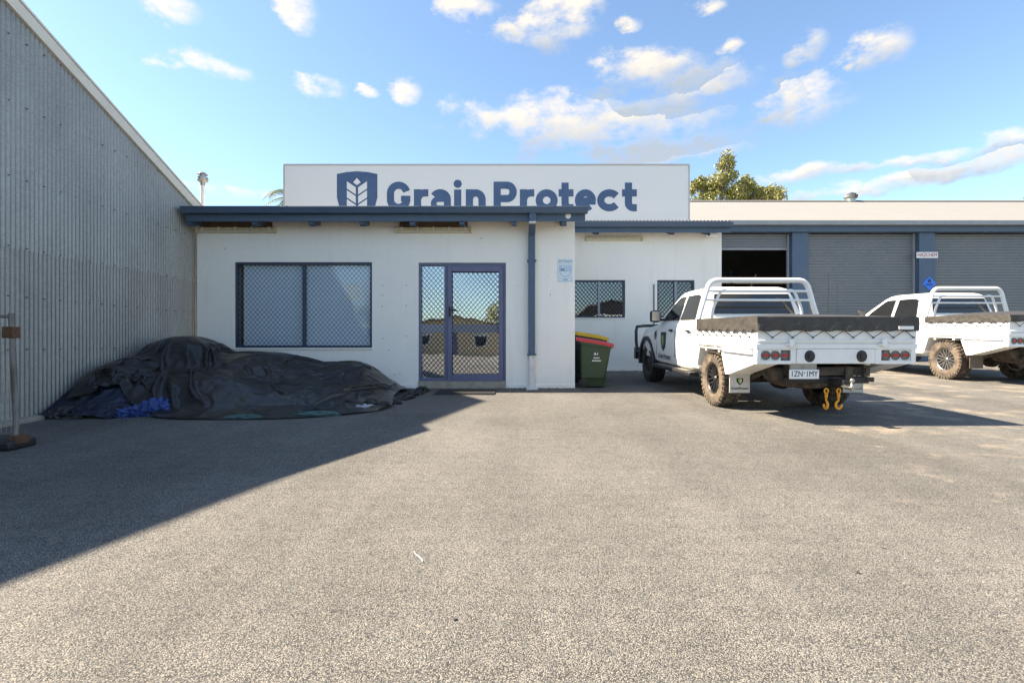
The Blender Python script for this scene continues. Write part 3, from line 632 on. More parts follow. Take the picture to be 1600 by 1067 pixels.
for i, (a, b_) in enumerate(doors):
    zb = 4.10 if i == 0 else GZ; m = MB(); z = 4.655; vs = []; prof = []
    while z > zb:
        prof += [(HY-0.0, z), (HY-0.022, z-0.015), (HY-0.022, z-0.06), (HY-0.0, z-0.075)]; z -= 0.095
    for (yy, zz) in prof: vs += [(a+.005, yy, zz), (b_-.005, yy, zz)]
    m.add(vs, [(2*q, 2*q+1, 2*q+3, 2*q+2) for q in range(len(prof)-1)])
    rd = m.build('roller_door', M_roll, WH)
    MB().box(a+.006, b_-.006, HY-0.035, HY+0.03, z+0.02, z+0.09).build('bottom_rail', M_gutt, rd)
    for xx in (a+0.01, b_-0.07): MB().box(xx, xx+0.06, HY-0.06, HY+0.02, GZ, 4.65).build('guide_rail', M_gutt, rd)
MB().box(5.55, 5.70, HY, HY+17, GZ-.1, 4.9).build('side_wall', M_gutt, WH)
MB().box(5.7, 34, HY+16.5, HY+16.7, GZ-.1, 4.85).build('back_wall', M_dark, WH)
MB().box(22.8, 34, HY-0.05, HY+0.1, GZ-.1, 4.85).build('end_wall', M_gutt, WH)
MB().box(33.9, 34.05, HY+.1, HY+17, GZ-.1, 4.9).build('side_wall', M_gutt, WH)
rk = empty('pallet_rack', 'dark pallet racking deep inside the open warehouse doorway', 'rack', (8.6, 24, GZ))
for xx in (-1.8, 0, 1.8):
    for yy in (-0.4, 0.4): MB().box(xx-.04, xx+.04, yy-.04, yy+.04, 0, 4.0).build('upright', M_blue, rk)
for zz in (0.9, 2.1, 3.3): MB().box(-1.9, 1.9, -0.5, 0.5, zz, zz+0.08).build('shelf', M_rust, rk)
for i, (xx, zz) in enumerate(((-1.0, 0.98), (0.9, 0.98), (-0.9, 2.18), (1.0, 2.18))):
    MB().box(8.6+xx-.6, 8.6+xx+.6, 23.6, 24.4, GZ+zz, GZ+zz+0.7).build('carton', M_timber, label='brown carton on the racking inside the dark warehouse doorway', cat='carton', group='cartons on the racking')
s_ = empty('hazchem_sign', 'white HAZCHEM sign with red letters on the blue warehouse column', 'sign', (13.95, HY-0.22, 3.9))
MB().box(-0.36, 0.36, -0.012, 0, -0.10, 0.10).build('plate', M_paper, s_, bevel=0.003); text('HAZCHEM', 0.165, M_redink, s_, face_cam(0, -0.018, 0), bold=0.0, sx=0.84)
s_ = empty('diamond_sign', 'blue diamond hazard sign low on the warehouse column below HAZCHEM', 'sign', (14.02, HY-0.22, 2.95))
MB().prism([(0, -0.23), (0.23, 0), (0, 0.23), (-0.23, 0)], -0.012, 0, 'y').build('plate', M_skyblue, s_)
MB().prism([(-0.05, 0.04), (0.05, 0.04), (0.06, 0.08), (0.03, 0.12), (0, 0.17), (-0.02, 0.11), (-0.06, 0.09)], -0.015, -0.012, 'y').build('flame', M_black, s_)
MB().box(-.11, .11, -.0145, -.012, -.035, -.012).build('print_line', M_black, s_); MB().box(-.10, .10, -.0145, -.012, -.075, -.052).build('print_line', M_black, s_)
for i, x in enumerate((17.2, 26.4)):
    v = empty('roof_ventilator', ('spinning dome ventilator on the cream roof ridge behind the roller doors', 'second dome ventilator farther along the cream roof ridge')[i], 'ventilator', (x, HY+8.35, 8.1))
    MB().lathe([(0.22, -0.05), (0.22, 0.12)], 18).build('throat', M_steel, v, smooth=40)
    f = MB()
    for q in range(18):
        a0 = 2*math.pi*q/18; pr = [(0.24, 0.12), (0.31, 0.2), (0.31, 0.29), (0.22, 0.38), (0.08, 0.43)]
        vs = []
        for (r_, z) in pr: vs += [(r_*math.cos(a0), r_*math.sin(a0), z), ((r_-.03)*math.cos(a0+.33), (r_-.03)*math.sin(a0+.33), z)]
        f.add(vs, [(2*e, 2*e+1, 2*e+3, 2*e+2) for e in range(4)])
    f.lathe([(0.1, 0.42), (0.08, 0.45), (0.01, 0.46)], 12); f.build('vanes', M_steel, v)

# ------------------------------------------------------------------ utility trucks
def wheel_mesh(rimmat_n, R_=0.40, w=0.27):
    t = MB(); hw = w/2
    t.lathe([(0.225, -hw+.02), (0.25, -hw), (0.33, -hw-.008), (0.375, -hw+.012), (R_-.012, -hw+.04), (R_-.012, hw-.04), (0.375, hw-.012), (0.33, hw+.008), (0.25, hw), (0.225, hw-.02)], 40, Matrix.Rotation(R(90), 4, 'Y'), closed=True)
    n = 34
    for i in range(n):   # tread lugs: shoulder blocks and two centre rows
        for (x0, x1, r0, r1, off) in ((-hw+.006, -0.075, R_-.03, R_, 0), (0.075, hw-.006, R_-.03, R_, .5), (-0.065, -0.006, R_-.02, R_+.001, .3), (0.006, 0.065, R_-.02, R_+.001, .8)):
            a = 2*math.pi*(i+off)/n; M = Matrix.Rotation(a, 4, 'X'); wd = 0.024
            t.box(x0, x1, -wd, wd, r0, r1, M)
            if x0 < -0.07 or x1 > .07:
                xs = x0 if x0 < 0 else x1; sg = -1 if x0 < 0 else 1
                t.box(min(xs, xs+sg*.014), max(xs, xs+sg*.014), -wd*.8, wd*.8, R_-.07, R_-.018, M)
    return t
def rim_mesh(nsp):
    t = MB(); M = Matrix.Rotation(R(90), 4, 'Y')
    t.lathe([(0.228, -0.10), (0.228, 0.10), (0.218, 0.112), (0.205, 0.10), (0.200, -0.10)], 32, M, closed=True)
    t.lathe([(0.205, 0.0), (0.205, 0.01), (0.06, 0.02), (0.06, 0.0)], 32, M, closed=True)
    t.lathe([(0.052, 0.02), (0.05, 0.085), (0.035, 0.10), (0.001, 0.10)], 16, M)
    for i in range(nsp):
        a = 2*math.pi*i/nsp; Rm = Matrix.Rotation(a, 4, 'X')
        for s in (-1, 1):
            vs = [Rm @ Vector(p) for p in ((0.05, s*.012, .04), (0.05, s*.030, .04), (0.085, s*.012, .04), (0.085, s*.030, .04), (0.06, s*.020, .215), (0.06, s*.052, .215), (0.098, s*.022, .215), (0.098, s*.050, .215))]
            t.add(vs, [(0,1,3,2),(4,6,7,5),(0,4,5,1),(2,3,7,6),(0,2,6,4),(1,5,7,3)])
    for i in range(6):
        a = 2*math.pi*(i+.5)/6; t.tube([(0.08, 0.034*math.cos(a), 0.034*math.sin(a)), (0.094, 0.034*math.cos(a), 0.034*math.sin(a))], 0.007, 6)
    return t
WM = wheel_mesh(0); RM6 = rim_mesh(8)
hwz = lambda z: 0.865-(z-1.25)/0.53*0.19
def ute(name, label, loc, yaw, v):
    U = empty(name, label, 'ute', loc, (math.atan(0.031), 0, yaw), group=None)
    def B(mb, n, m, parent=U, **k): return mb.build(n, m, parent, **k)
    # --- cab lower body
    def sec(y, w, zb, zt, sh):
        h = [(0, zb), (w-.12, zb), (w-.03, zb+.07), (w, zb+.25), (w+.004, (zb+zt)/2+.08), (w-.012, zt-.16), (w-.035, zt-.06), (w-.075, zt-.005), (w*.6, zt+sh), (0, zt+sh*1.3)]
        return [Vector((x, y, z)) for x, z in h] + [Vector((-x, y, z)) for x, z in h[-2:0:-1]]
    st = [(1.93, .86, .50, 1.22, .0), (1.97, .905, .44, 1.26, .0), (2.4, .925, .42, 1.265, 0), (3.3, .93, .42, 1.26, 0), (3.95, .93, .42, 1.235, .0), (4.15, .93, .44, 1.20, .03), (4.6, .925, .48, 1.16, .05), (5.1, .90, .46, 1.10, .05), (5.38, .85, .45, 1.03, .03), (5.50, .76, .48, .93, .0)]
    body = B(MB().loft([sec(*s) for s in st]), 'cab_body', M_white, smooth=38)
    c = MB()
    for s in (-1, 1): c.lathe([(0.475, 0), (0.475, 0.7)], 36, Matrix.Translation((s*0.56 if s > 0 else -1.26, 4.67, .42)) @ Matrix.Rotation(R(90), 4, 'Y'))
    boolcut(body, c); body.data.shade_smooth(); body.data.set_sharp_from_angle(angle=R(38))
    def ring(z, y0, y1, w, r=.13):
        p = []
        for (cx, cy, a0) in ((w-r, y1-r, 0), (-w+r, y1-r, 90), (-w+r, y0+r, 180), (w-r, y0+r, 270)):
            for q in range(5): a = R(a0+90*q/4); p.append(Vector((cx+r*math.cos(a), cy+r*math.sin(a), z)))
        return p
    B(MB().loft([ring(1.235, 1.95, 4.15, .865), ring(1.5, 2.03, 3.75, hwz(1.5)), ring(1.72, 2.09, 3.40, hwz(1.72)), ring(1.775, 2.12, 3.29, .66), ring(1.81, 2.2, 3.18, .58), ring(1.825, 2.4, 3.0, .40)]), 'roof_shell', M_white, smooth=40)
    # --- glass
    for s in (-1, 1):
        for poly in ([(2.20, 1.285), (2.86, 1.285), (2.86, 1.69), (2.42, 1.695), (2.30, 1.66)], [(2.97, 1.285), (3.78, 1.285), (3.66, 1.40), (3.32, 1.64), (3.22, 1.685), (2.97, 1.69)]):
            m = MB(); n = len(poly)
            m.add([(s*(hwz(z)+.006), y, z) for y, z in poly] + [(s*(hwz(z)-.02), y, z) for y, z in poly], [tuple(range(n)), tuple(range(2*n-1, n-1, -1))] + [(i, (i+1) % n, n+(i+1) % n, n+i) for i in range(n)])
            gl = B(m, 'side_window', M_glassd)
            B(MB().tube([(s*(hwz(z)+.004), y, z) for y, z in poly], 0.010, 6, closed=True), 'window_seal', M_plastic, gl)
        B(MB().box(s*.94-.012, s*.94+.012, 2.23, 2.40, 1.075, 1.115), 'door_handle', M_plastic, bevel=.01)
        B(MB().box(s*.94-.012, s*.94+.012, 3.06, 3.23, 1.075, 1.115), 'door_handle', M_plastic, bevel=.01)
        for y in (2.07, 2.93, 3.98):
            B(MB().box(s*.931-.004, s*.931+.004, y-.003, y+.003, .62, 1.1), 'door_gap', M_plastic)
        # mirror
        mm = MB(); mm.loft([[Vector((s*(x), y, z)) for x, y, z in q] for q in ([(.95, 3.66, 1.26), (.95, 3.76, 1.25), (.95, 3.76, 1.45), (.95, 3.66, 1.46)], [(1.02, 3.63, 1.245), (1.02, 3.78, 1.24), (1.02, 3.77, 1.475), (1.02, 3.63, 1.48)], [(1.15, 3.64, 1.26), (1.15, 3.74, 1.26), (1.15, 3.74, 1.46), (1.15, 3.64, 1.465)])])
        mr_ = B(mm, 'side_mirror', M_plastic, bevel=.025)
        B(MB().box(min(s*.985, s*1.135), max(s*.985, s*1.135), 3.624, 3.632, 1.275, 1.45), 'mirror_glass', M_steel, mr_)
        B(MB().box(min(s*.80, s*.96), max(s*.80, s*.96), 3.68, 3.74, 1.27, 1.32), 'mirror_arm', M_plastic, mr_)
        # flare, vent, step
        fl = MB()
        n = 14
        for q in range(n):
            a0, a1 = R(-8+196*q/n), R(-8+196*(q+1)/n)
            pts = [(4.67+r_*math.cos(a), .42+r_*math.sin(a)) for r_, a in ((.465, a0), (.545, a0), (.545, a1), (.465, a1))]
            fl.prism(pts, min(s*.86, s*.955), max(s*.86, s*.955), 'x')
        B(fl, 'wheel_arch_flare', M_plastic, smooth=30)
        B(MB().lathe([(0.001, .012), (0.045, .01), (0.05, 0)], 16, Matrix.Translation((s*.925, 4.08, .98)) @ Matrix.Rotation(R(90*s), 4, 'Y') @ Matrix.Diagonal((2.0, 1, 1, 1))), 'fender_vent', M_plastic)
        st_ = B(MB().prism([(s*.84, .36), (s*1.0, .37), (s*1.005, .42), (s*.98, .435), (s*.84, .435)], 2.05, 4.05, 'y'), 'side_step', M_plastic, bevel=.01)
        B(MB().box(min(s*.86, s*.985), max(s*.86, s*.985), 2.25, 3.9, .436, .444), 'tread', M_steel, st_)
        B(MB().box(min(s*.5, s*.9), max(s*.5, s*.9), 2.6, 2.66, .38, .42), 'step_bracket', M_under, st_); 
    B(MB().add([(x, y-.006, z) for x, y, z in ((-.66, 1.985, 1.37), (.66, 1.985, 1.37), (.60, 2.082, 1.69), (-.60, 2.082, 1.69))] + [(x, y+.03, z) for x, y, z in ((-.66, 1.985, 1.37), (.66, 1.985, 1.37), (.60, 2.082, 1.69), (-.60, 2.082, 1.69))], [(0,1,2,3),(7,6,5,4),(0,4,5,1),(1,5,6,2),(2,6,7,3),(3,7,4,0)]), 'rear_window', M_glassd)
    B(MB().add([(x, y, z) for x, y, z in ((-.70, 4.10, 1.275), (.70, 4.10, 1.275), (.56, 3.38, 1.735), (-.56, 3.38, 1.735))], [(0,1,2,3)]), 'windscreen', M_glassd, loc=(0, .02, .012))
    B(MB().tube([(.12, 2.35, 1.81), (.16, 2.25, 2.02)], .006, 6), 'roof_aerial', M_plastic)
    # --- front end
    B(MB().box(-.80, .80, 5.40, 5.56, .42, .70), 'front_bumper', M_plastic, bevel=.04)
    B(MB().box(-.55, .55, 5.47, 5.53, .72, .93), 'grille', M_plastic, bevel=.02)
    for s in (-1, 1): B(MB().box(min(s*.56, s*.80), max(s*.56, s*.80), 5.36, 5.50, .76, .94), 'headlight', M_lens, bevel=.02)
    if v['bar']:
        bb = MB()
        for s in (-1, 1):
            bb.tube([(s*.90, 5.30, .60), (s*.93, 5.40, .62), (s*.94, 5.46, .80), (s*.94, 5.48, 1.06), (s*.90, 5.56, 1.16), (s*.70, 5.66, 1.18), (s*.45, 5.68, 1.18)], .034, 10)
            bb.tube([(s*.45, 5.68, 1.18), (s*.42, 5.68, .45)], .034, 10)
        bb.tube([(-.45, 5.68, 1.18), (.45, 5.68, 1.18)], .034, 10); bb.box(-.92, .92, 5.56, 5.72, .42, .68)
        B(bb, 'bull_bar', M_plastic, smooth=50)
    else:
        bb = MB(); bb.tube([(-.6, 5.6, .5), (-.6, 5.66, 1.1), (.6, 5.66, 1.1), (.6, 5.6, .5)], .034, 10); bb.box(-.9, .9, 5.54, 5.68, .44, .66); B(bb, 'bull_bar', M_plastic, smooth=50)
        for x, h_ in ((-.62, 2.62), (-.35, 2.28)): B(MB().tube([(x, 5.67, 1.05), (x, 5.67, 1.5), (x, 5.67, h_)], [.014, .008, .005], 6), 'whip_aerial', M_plastic)
    # --- wheels
    for i, (x, y) in enumerate(((-.775, 1.40), (.775, 1.40), (-.775, 4.67), (.775, 4.67))):
        s = 1 if x > 0 else -1
        if 'wm' not in v['cache']: v['cache']['wm'] = None
        tm = M_dusty if y < 2 or v['dusty_all'] else M_rubber
        w_ = B(WM, 'wheel', tm, smooth=30, loc=(x, y, .40)); w_.rotation_euler = (rnd.uniform(0, 1), 0, 0 if s > 0 else math.pi)
        B(RM6, 'rim', v['rim'], w_, smooth=35)
    # --- chassis
    ch = MB()
    for s in (-1, 1): ch.box(s*.46-.04, s*.46+.04, .12, 5.3, .56, .70)
    for y in (.2, 1.0, 1.9, 2.8, 3.8): ch.box(-.46, .46, y-.05, y+.05, .57, .67)
    B(ch, 'chassis', M_under)
    B(MB().tube([(-.7, 1.40, .40), (.7, 1.40, .40)], .055, 10).lathe([(.001, -.17), (.09, -.15), (.15, -.06), (.15, .06), (.09, .15), (.001, .17)], 16, Matrix.Translation((.12, 1.40, .40)) @ Matrix.Rotation(R(90), 4, 'X')), 'rear_axle', M_under, smooth=40)
    for s in (-1, 1):
        B(MB().tube([(s*.56, .55, .60), (s*.56, .9, .47), (s*.56, 1.4, .43), (s*.56, 1.9, .48), (s*.56, 2.2, .58)], .035, 6), 'leaf_spring', M_under)
        B(MB().tube([(s*.40, 1.25, .42), (s*.36, 1.0, .66)], .035, 8), 'shock_absorber', M_under)
    B(MB().lathe([(.18, -.10), (.33, -.11), (.37, -.08), (.38, 0), (.37, .08), (.33, .11), (.18, .10)], 28, Matrix.Translation((-.05, .72, .52)) @ Matrix.Rotation(R(7), 4, 'X'), closed=True), 'spare_tyre', M_dusty, smooth=40)
    B(MB().lathe([(.09, -.28), (.105, -.25), (.105, .25), (.09, .28)], 16, Matrix.Translation((.36, .70, .50)) @ Matrix.Rotation(R(90), 4, 'X')).tube([(.36, .45, .50), (.42, .25, .52), (.55, .12, .52)], .03, 10), 'exhaust', M_under, smooth=40)
    B(MB().tube([(.30, .15, .64), (.34, .10, .58), (.42, .09, .60), (.45, .12, .66), (.38, .1, .63), (.33, .12, .56)], .008, 6).tube([(-.2, .2, .66), (-.3, .12, .60), (-.45, .14, .62)], .010, 6), 'wiring', M_plastic)
    B(MB().box(-.62, -.40, .22, .5, .50, .66), 'underbody_bracket', M_under, bevel=.01); B(MB().box(.2, .30, .12, .35, .52, .68), 'underbody_bracket', M_under, bevel=.01)
    # --- tow bar
    tb = B(MB().box(-.52, .52, .16, .24, .47, .55).box(-.045+.06, .045+.06, -.10, .22, .475, .535).prism([(.02, .47), (-.16, .44), (-.16, .47), (.02, .53)], .02, .10, 'x'), 'tow_bar', M_plastic, bevel=.005)
    B(MB().box(.0, .12, -.24, -.08, .455, .475), 'tongue', M_steel, tb, bevel=.004)
    B(MB().lathe([(.022, .475), (.018, .50), (.012, .505), (.025, .525), (.027, .545), (.018, .565), (.001, .57)], 14, Matrix.Translation((.06, -.19, 0))).lathe([(.022, .42), (.022, .455)], 8, Matrix.Translation((.06, -.19, 0))), 'tow_ball', M_steel, tb, smooth=50)
    if v['hooks']:
        for hx in (-.13, .02):
            hk = MB(); hk.tube([(hx+.022*math.cos(a), -.02, .40+.030*math.sin(a)) for a in [R(30*q) for q in range(12)]], .009, 6, closed=True)
            hk.tube([(hx, -.02+.016*math.cos(a), .345+.028*math.sin(a)) for a in [R(30*q) for q in range(12)]], .009, 6, closed=True)
            rr = [(0.0, .315), (0.0, .29)] + [(.004+.036*math.cos(R(a)), .235+.046*math.sin(R(a))) for a in range(110, 385, 20)]
            if hx < -.1: hk.tube([(hx, -.02+a*1.0, b_) for a, b_ in rr], [.011]*2+[.014]*(len(rr)-3)+[.007], 8)
            else: hk.tube([(hx+a, -.02, b_) for a, b_ in rr], [.011]*2+[.014]*(len(rr)-3)+[.007], 8)
            B(hk, 'safety_hook', M_orange, tb, smooth=50)
    # --- tray
    tr = MB(); tr.box(-.96, .96, .03, 1.83, .885, .945); tr.box(-.975, .975, -.005, .06, .905, .965)
    for s in (-1, 1): tr.box(min(s*.945, s*.975), max(s*.945, s*.975), .061, 1.83, .905, .965)
    for y in (.3, .75, 1.2, 1.65): tr.box(-.9, .9, y-.03, y+.03, .80, .885)
    for s in (-1, 1): tr.box(s*.46-.03, s*.46+.03, .1, 1.83, .70, .80)
    B(tr, 'tray_deck', M_trayw, bevel=.006)
    for nm, bx in (('left', (-.965, -.935, .035, 1.80)), ('right', (.935, .965, .035, 1.80)), ('tail', (-.965, .965, -.0, .032))):
        x0, x1, y0, y1 = bx; m = MB(); m.box(x0, x1, y0, y1, .967, 1.275)
        if nm != 'tail':
            xo = x0-.012 if nm == 'left' else x1
            m.box(xo, xo+.012, y0, y1, .985, 1.01)
        else: m.box(x0+.01, x1-.01, y0-.012, y0, .985, 1.01)
        ds = B(m, 'dropside', M_trayw, bevel=.005)
        l = MB()
        if nm == 'tail':
            for x in (-.56, .56): l.box(x-.03, x+.03, -.035, -.004, .93, 1.02); l.box(x-.07, x+.07, -.03, -.006, .945, .965)
        else:
            sx2 = -.985 if nm == 'left' else .975
            for y in (.25, 1.5): l.box(sx2-.006, sx2+.016, y-.03, y+.03, .93, 1.03)
        B(l, 'latch', M_trayw, ds, bevel=.004)
    # vinyl cover: domed top and rippled skirt
    cz = 1.285; top = MB(); nx, ny = 28, 26; vs = []
    rr = random.Random(v['seed'])
    ph = [rr.uniform(0, 6) for _ in range(8)]
    for j in range(ny+1):
        for i in range(nx+1):
            a, b_ = i/nx, j/ny; x = -.975+1.95*a; y = -.012+1.835*b_
            dome = v['dome']*(1-abs(2*a-1)**2.2)*(1-abs(2*b_-1)**2.5)
            z = cz+dome+.004*math.sin(9*a+ph[0]+3*b_)*math.sin(7*b_+ph[1])
            vs.append((x, y, z))
    top.add(vs, [(j*(nx+1)+i, j*(nx+1)+i+1, (j+1)*(nx+1)+i+1, (j+1)*(nx+1)+i) for j in range(ny) for i in range(nx)])
    per = []   # perimeter (x, y, outward normal)
    n1 = 60
    per += [(-.975, -.012+1.835*(1-q/n1), (-1, 0)) for q in range(n1)] + [(-.975+1.95*q/n1, -.012, (0, -1)) for q in range(n1)] + [(.975, -.012+1.835*q/n1, (1, 0)) for q in range(n1+1)]
    vs = []; skz = v['skirt']; NR = 6
    for q, (x, y, nn) in enumerate(per):
        s_l = q/n1
        for r_ in range(NR+1):
            t_ = r_/NR; z = cz+.002-(cz-skz)*t_
            rip = .012*math.sin(s_l*38+ph[2]+2*math.sin(s_l*9+ph[3])+t_*2)*t_ + .008*math.sin(s_l*91+ph[4]+t_*3)*t_*(1-.3*t_)
            rip += .004*math.sin(t_*7+s_l*23+ph[5])
            if r_ == NR: z += .007*math.cos(2*math.pi*s_l*8)
            o_ = .004+abs(rip)+.006*t_
            vs.append((x+nn[0]*o_, y+nn[1]*o_, z))
    W_ = NR+1; top.add(vs, [(q*W_+r_, q*W_+r_+1, (q+1)*W_+r_+1, (q+1)*W_+r_) for q in range(len(per)-1) for r_ in range(NR)])
    cv = B(top, 'tray_cover', M_canvas, smooth=70)
    rp = MB()
    for side in range(3):
        pts = []; n2 = 15
        for q in range(n2+1):
            t_ = .02+.96*q/n2; z = skz+.008 if q % 2 == 0 else skz-.075
            if side == 0: pts.append((-.985 if q % 2 else -1.0, 1.80*t_, z))
            elif side == 1: pts.append((-.95+1.9*t_, -.022 if q % 2 else -.034, z))
            else: pts.append((.985 if q % 2 else 1.0, 1.80*t_, z))
        rp.tube(pts, .005, 5)
        for q, p in enumerate(pts):
            rp.box(p[0]-.009, p[0]+.009, p[1]-.009, p[1]+.009, p[2]-.009, p[2]+.009)
    B(rp, 'lacing_rope', M_rope, cv)
    B(MB().box(.72, .90, -.036, -.030, skz+.02, skz+.06), 'maker_tag', M_paper, cv)
    # headboard hoop
    hb = MB(); y = 1.85
    def bend(pts, r_):
        out = [Vector(pts[0])]
        for i in range(1, len(pts)-1):
            p, a, b_ = Vector(pts[i]), Vector(pts[i-1]), Vector(pts[i+1]); u = (a-p).normalized(); w2 = (b_-p).normalized()
            for q in range(7):
                t_ = q/6; out.append((p+u*r_)*(1-t_)**2 + p*2*t_*(1-t_) + (p+w2*r_)*t_*t_)
        return out + [Vector(pts[-1])]
    hb.tube(bend([(-.95, y, .95), (-.95, y, 1.24), (-.76, y+.02, 1.89), (.76, y+.02, 1.89), (.95, y, 1.24), (.95, y, .95)], .13), .040, 12)
    xw = lambda z: .95-(z-1.24)/.65*.19
    for z in (1.58, 1.72): hb.tube([(-xw(z), y+.01, z), (xw(z), y+.01, z)], .019, 8)
    for s in (-1, 1): hb.tube(bend([(s*.72, y+.03, 1.24), (s*.70, y+.03, 1.45), (s*.58, y+.03, 1.73), (s*.50, y+.03, 1.735)], .06), .022, 8)
    hb.box(-.95, .95, y-.02, y+.02, .95, 1.26)
    B(hb, 'headboard', M_white, smooth=50)
    # rear board with lights and drawer
    rb_ = MB(); rb_.box(-.955, .955, .04, .10, .725, .90)
    for (x0, x1, z0, z1) in ((-.965, -.915, .72, .905), (-.555, -.49, .72, .905), (.47, .545, .72, .905), (.905, .965, .72, .905)): rb_.box(x0, x1, .0, .05, z0, z1)
    for x0, x1 in ((-.916, -.554), (.544, .906)): rb_.box(x0, x1, .001, .05, .72, .762); rb_.box(x0, x1, .001, .05, .888, .905)
    B(rb_, 'light_board', M_trayw, bevel=.004)
    dw = B(MB().box(-.485, .465, -.004, .9, .725, .902), 'drawer', M_trayw, bevel=.005)
    for x in (-.33, .30):
        l = MB(); l.lathe([(.062, 0), (.060, .012), (.05, .016)], 20, Matrix.Translation((x, -.004, .815)) @ Matrix.Rotation(R(90), 4, 'X') @ Matrix.Diagonal((1, 1.15, 1, 1)))
        l.box(x-.022, x+.022, -.03, -.018, .79, .85); B(l, 'drawer_latch', M_plastic, dw, smooth=40)
    for cx in (-.735, .725):
        B(MB().box(cx-.176, cx+.176, .028, .042, .764, .886), 'light_backing', M_lens)
        for q in (-1, 0, 1):
            x = cx+q*.116; M = Matrix.Translation((x, .03, .825)) @ Matrix.Rotation(R(90), 4, 'X')
            tl = B(MB().lathe([(.055, 0), (.055, .022), (.047, .028), (.045, .018), (.001, .018)], 22, M), 'tail_light', mat('lamp_ring', (.16, .14, .13), .3), smooth=40)
            B(MB().box(x-.034, x+.034, .003, .013, .812, .842), 'red_bar', M_red, tl, bevel=.004)
    # under-tray boxes, guards, flaps
    for s in (-1, 1):
        x0, x1 = min(s*.66, s*.95), max(s*.66, s*.95)
        B(MB().prism([(.02, .895), (.02, .735), (.05, .722), (.76, .525), (.82, .525), (.96, .895)], x0, x1, 'x'), 'under_tray_box', M_trayw, bevel=.006)
        B(MB().prism([(.80, .525), (.835, .525), (.985, .86), (.955, .895)], min(s*.60, s*.965), max(s*.60, s*.965), 'x'), 'mudguard', M_trayw)
        B(MB().prism([(1.74, .895), (1.86, .56), (1.885, .56), (1.80, .895)], min(s*.60, s*.95), max(s*.60, s*.95), 'x'), 'mudguard', M_trayw)
        rl = MB(); rl.tube([(s*.995, .12, .86), (s*.995, 1.74, .86)], .012, 8)
        for y in (.13, .6, 1.1, 1.73): rl.box(min(s*.96, s*.995), max(s*.96, s*.995), y-.012, y+.012, .85, .92)
        B(rl, 'rope_rail', M_trayw)
        fp = B(MB().box(min(s*.64, s*.92), max(s*.64, s*.92), .80, .81, .27, .545), 'mudflap', v['flap'], bevel=.003)
        if v['hooks']:
            xc = s*.78; e = MB(); e.prism([(xc-.045, .47), (xc+.045, .47), (xc+.045, .42), (xc, .375), (xc-.045, .42)], .796, .80, 'y'); B(e, 'emblem', M_black, fp)
            B(MB().prism([(xc-.024, .455), (xc-.002, .462), (xc-.002, .395), (xc-.022, .42)], .7935, .796, 'y'), 'emblem_leaf', mat('leaf_green', (.30, .55, .03), .5), fp); B(MB().prism([(xc+.024, .455), (xc+.002, .462), (xc+.002, .395), (xc+.022, .42)], .7935, .796, 'y'), 'emblem_leaf', M_paper, fp)
            text('GrainProtect', .045, M_black, fp, face_cam(xc, .798, .33), bold=.001)
        else:
            text('UTE', .09, M_redink, fp, face_cam(s*.78, .798, .42), bold=.001) if False else None
    # plate
    pl = B(MB().box(-.575, -.215, -.012, -.004, .545, .655), 'number_plate', M_paper, bevel=.003)
    B(MB().box(-.55, -.24, .0, .03, .655, .73), 'plate_bracket', M_conc, pl); B(MB().box(-.57, -.22, -.004, .01, .53, .56), 'plate_backing', M_plastic, pl)
    if v['plate']:
        text('1ZN', .098, M_black, pl, face_cam(-.485, -.0135, .602), sx=.80); text('1MY', .098, M_black, pl, face_cam(-.305, -.0135, .602), sx=.80)
        B(MB().prism([(-.405, .625), (-.385, .625), (-.395, .605)], -.0145, -.012, 'y'), 'plate_mark', M_signblue, pl)
        # door decal
        for s in (-1, 1):
            e = MB(); e.prism([(3.42, 1.06), (3.70, 1.06), (3.70, .86), (3.65, .76), (3.56, .70), (3.47, .76), (3.42, .86)], min(s*.930, s*.9385), max(s*.930, s*.9385), 'x')
            dc = B(e, 'door_decal', M_black)
            B(MB().prism([(3.565, 1.0), (3.635, .98), (3.625, .86), (3.565, .79)], min(s*.9375, s*.940), max(s*.9375, s*.940), 'x'), 'decal_leaf', MATS['leaf_green'], dc); B(MB().prism([(3.555, 1.0), (3.485, .98), (3.495, .86), (3.555, .79)], min(s*.9375, s*.940), max(s*.9375, s*.940), 'x'), 'decal_leaf', M_signblue, dc)
            M = Matrix.Translation((s*.937, 3.50, .60)) @ Matrix.Rotation(R(90), 4, 'Z') @ Matrix.Rotation(R(90), 4, 'X')
            if s < 0: M = Matrix.Translation((s*.937, 3.50, .60)) @ Matrix.Rotation(R(-90), 4, 'Z') @ Matrix.Rotation(R(90), 4, 'X')
            text('Grain Protect', .125, M_black, dc, M, bold=.002)
    U.scale = v.get('scale', (1, 1, 1)); return U
M_flapw = mat('white_flap', (.66, .65, .62), .5, var=.4, vscale=9, col2=(.45, .4, .33))
M_flapb = mat('brown_flap', (.17, .135, .11), .8, var=.5, vscale=9)
ute('utility_truck', 'white dual cab ute with black wheels, plate 1ZN 1MY and orange tow hooks', (3.885, 6.0, gz(6.0)), R(1.1),
    dict(bar=True, hooks=True, plate=True, rim=M_rimb, dusty_all=False, dome=.05, skirt=1.115, seed=3, flap=M_flapw, cache={}))
ute('utility_truck', 'white dual cab ute with bright spoked wheels parked before the roller doors', (10.5, 9.6, gz(9.6)), R(0.6),
    dict(bar=False, hooks=False, plate=False, rim=M_rims, dusty_all=True, dome=.09, skirt=1.165, scale=(1.02, 1.05, 1.08), seed=9, flap=M_flapb, cache={}))

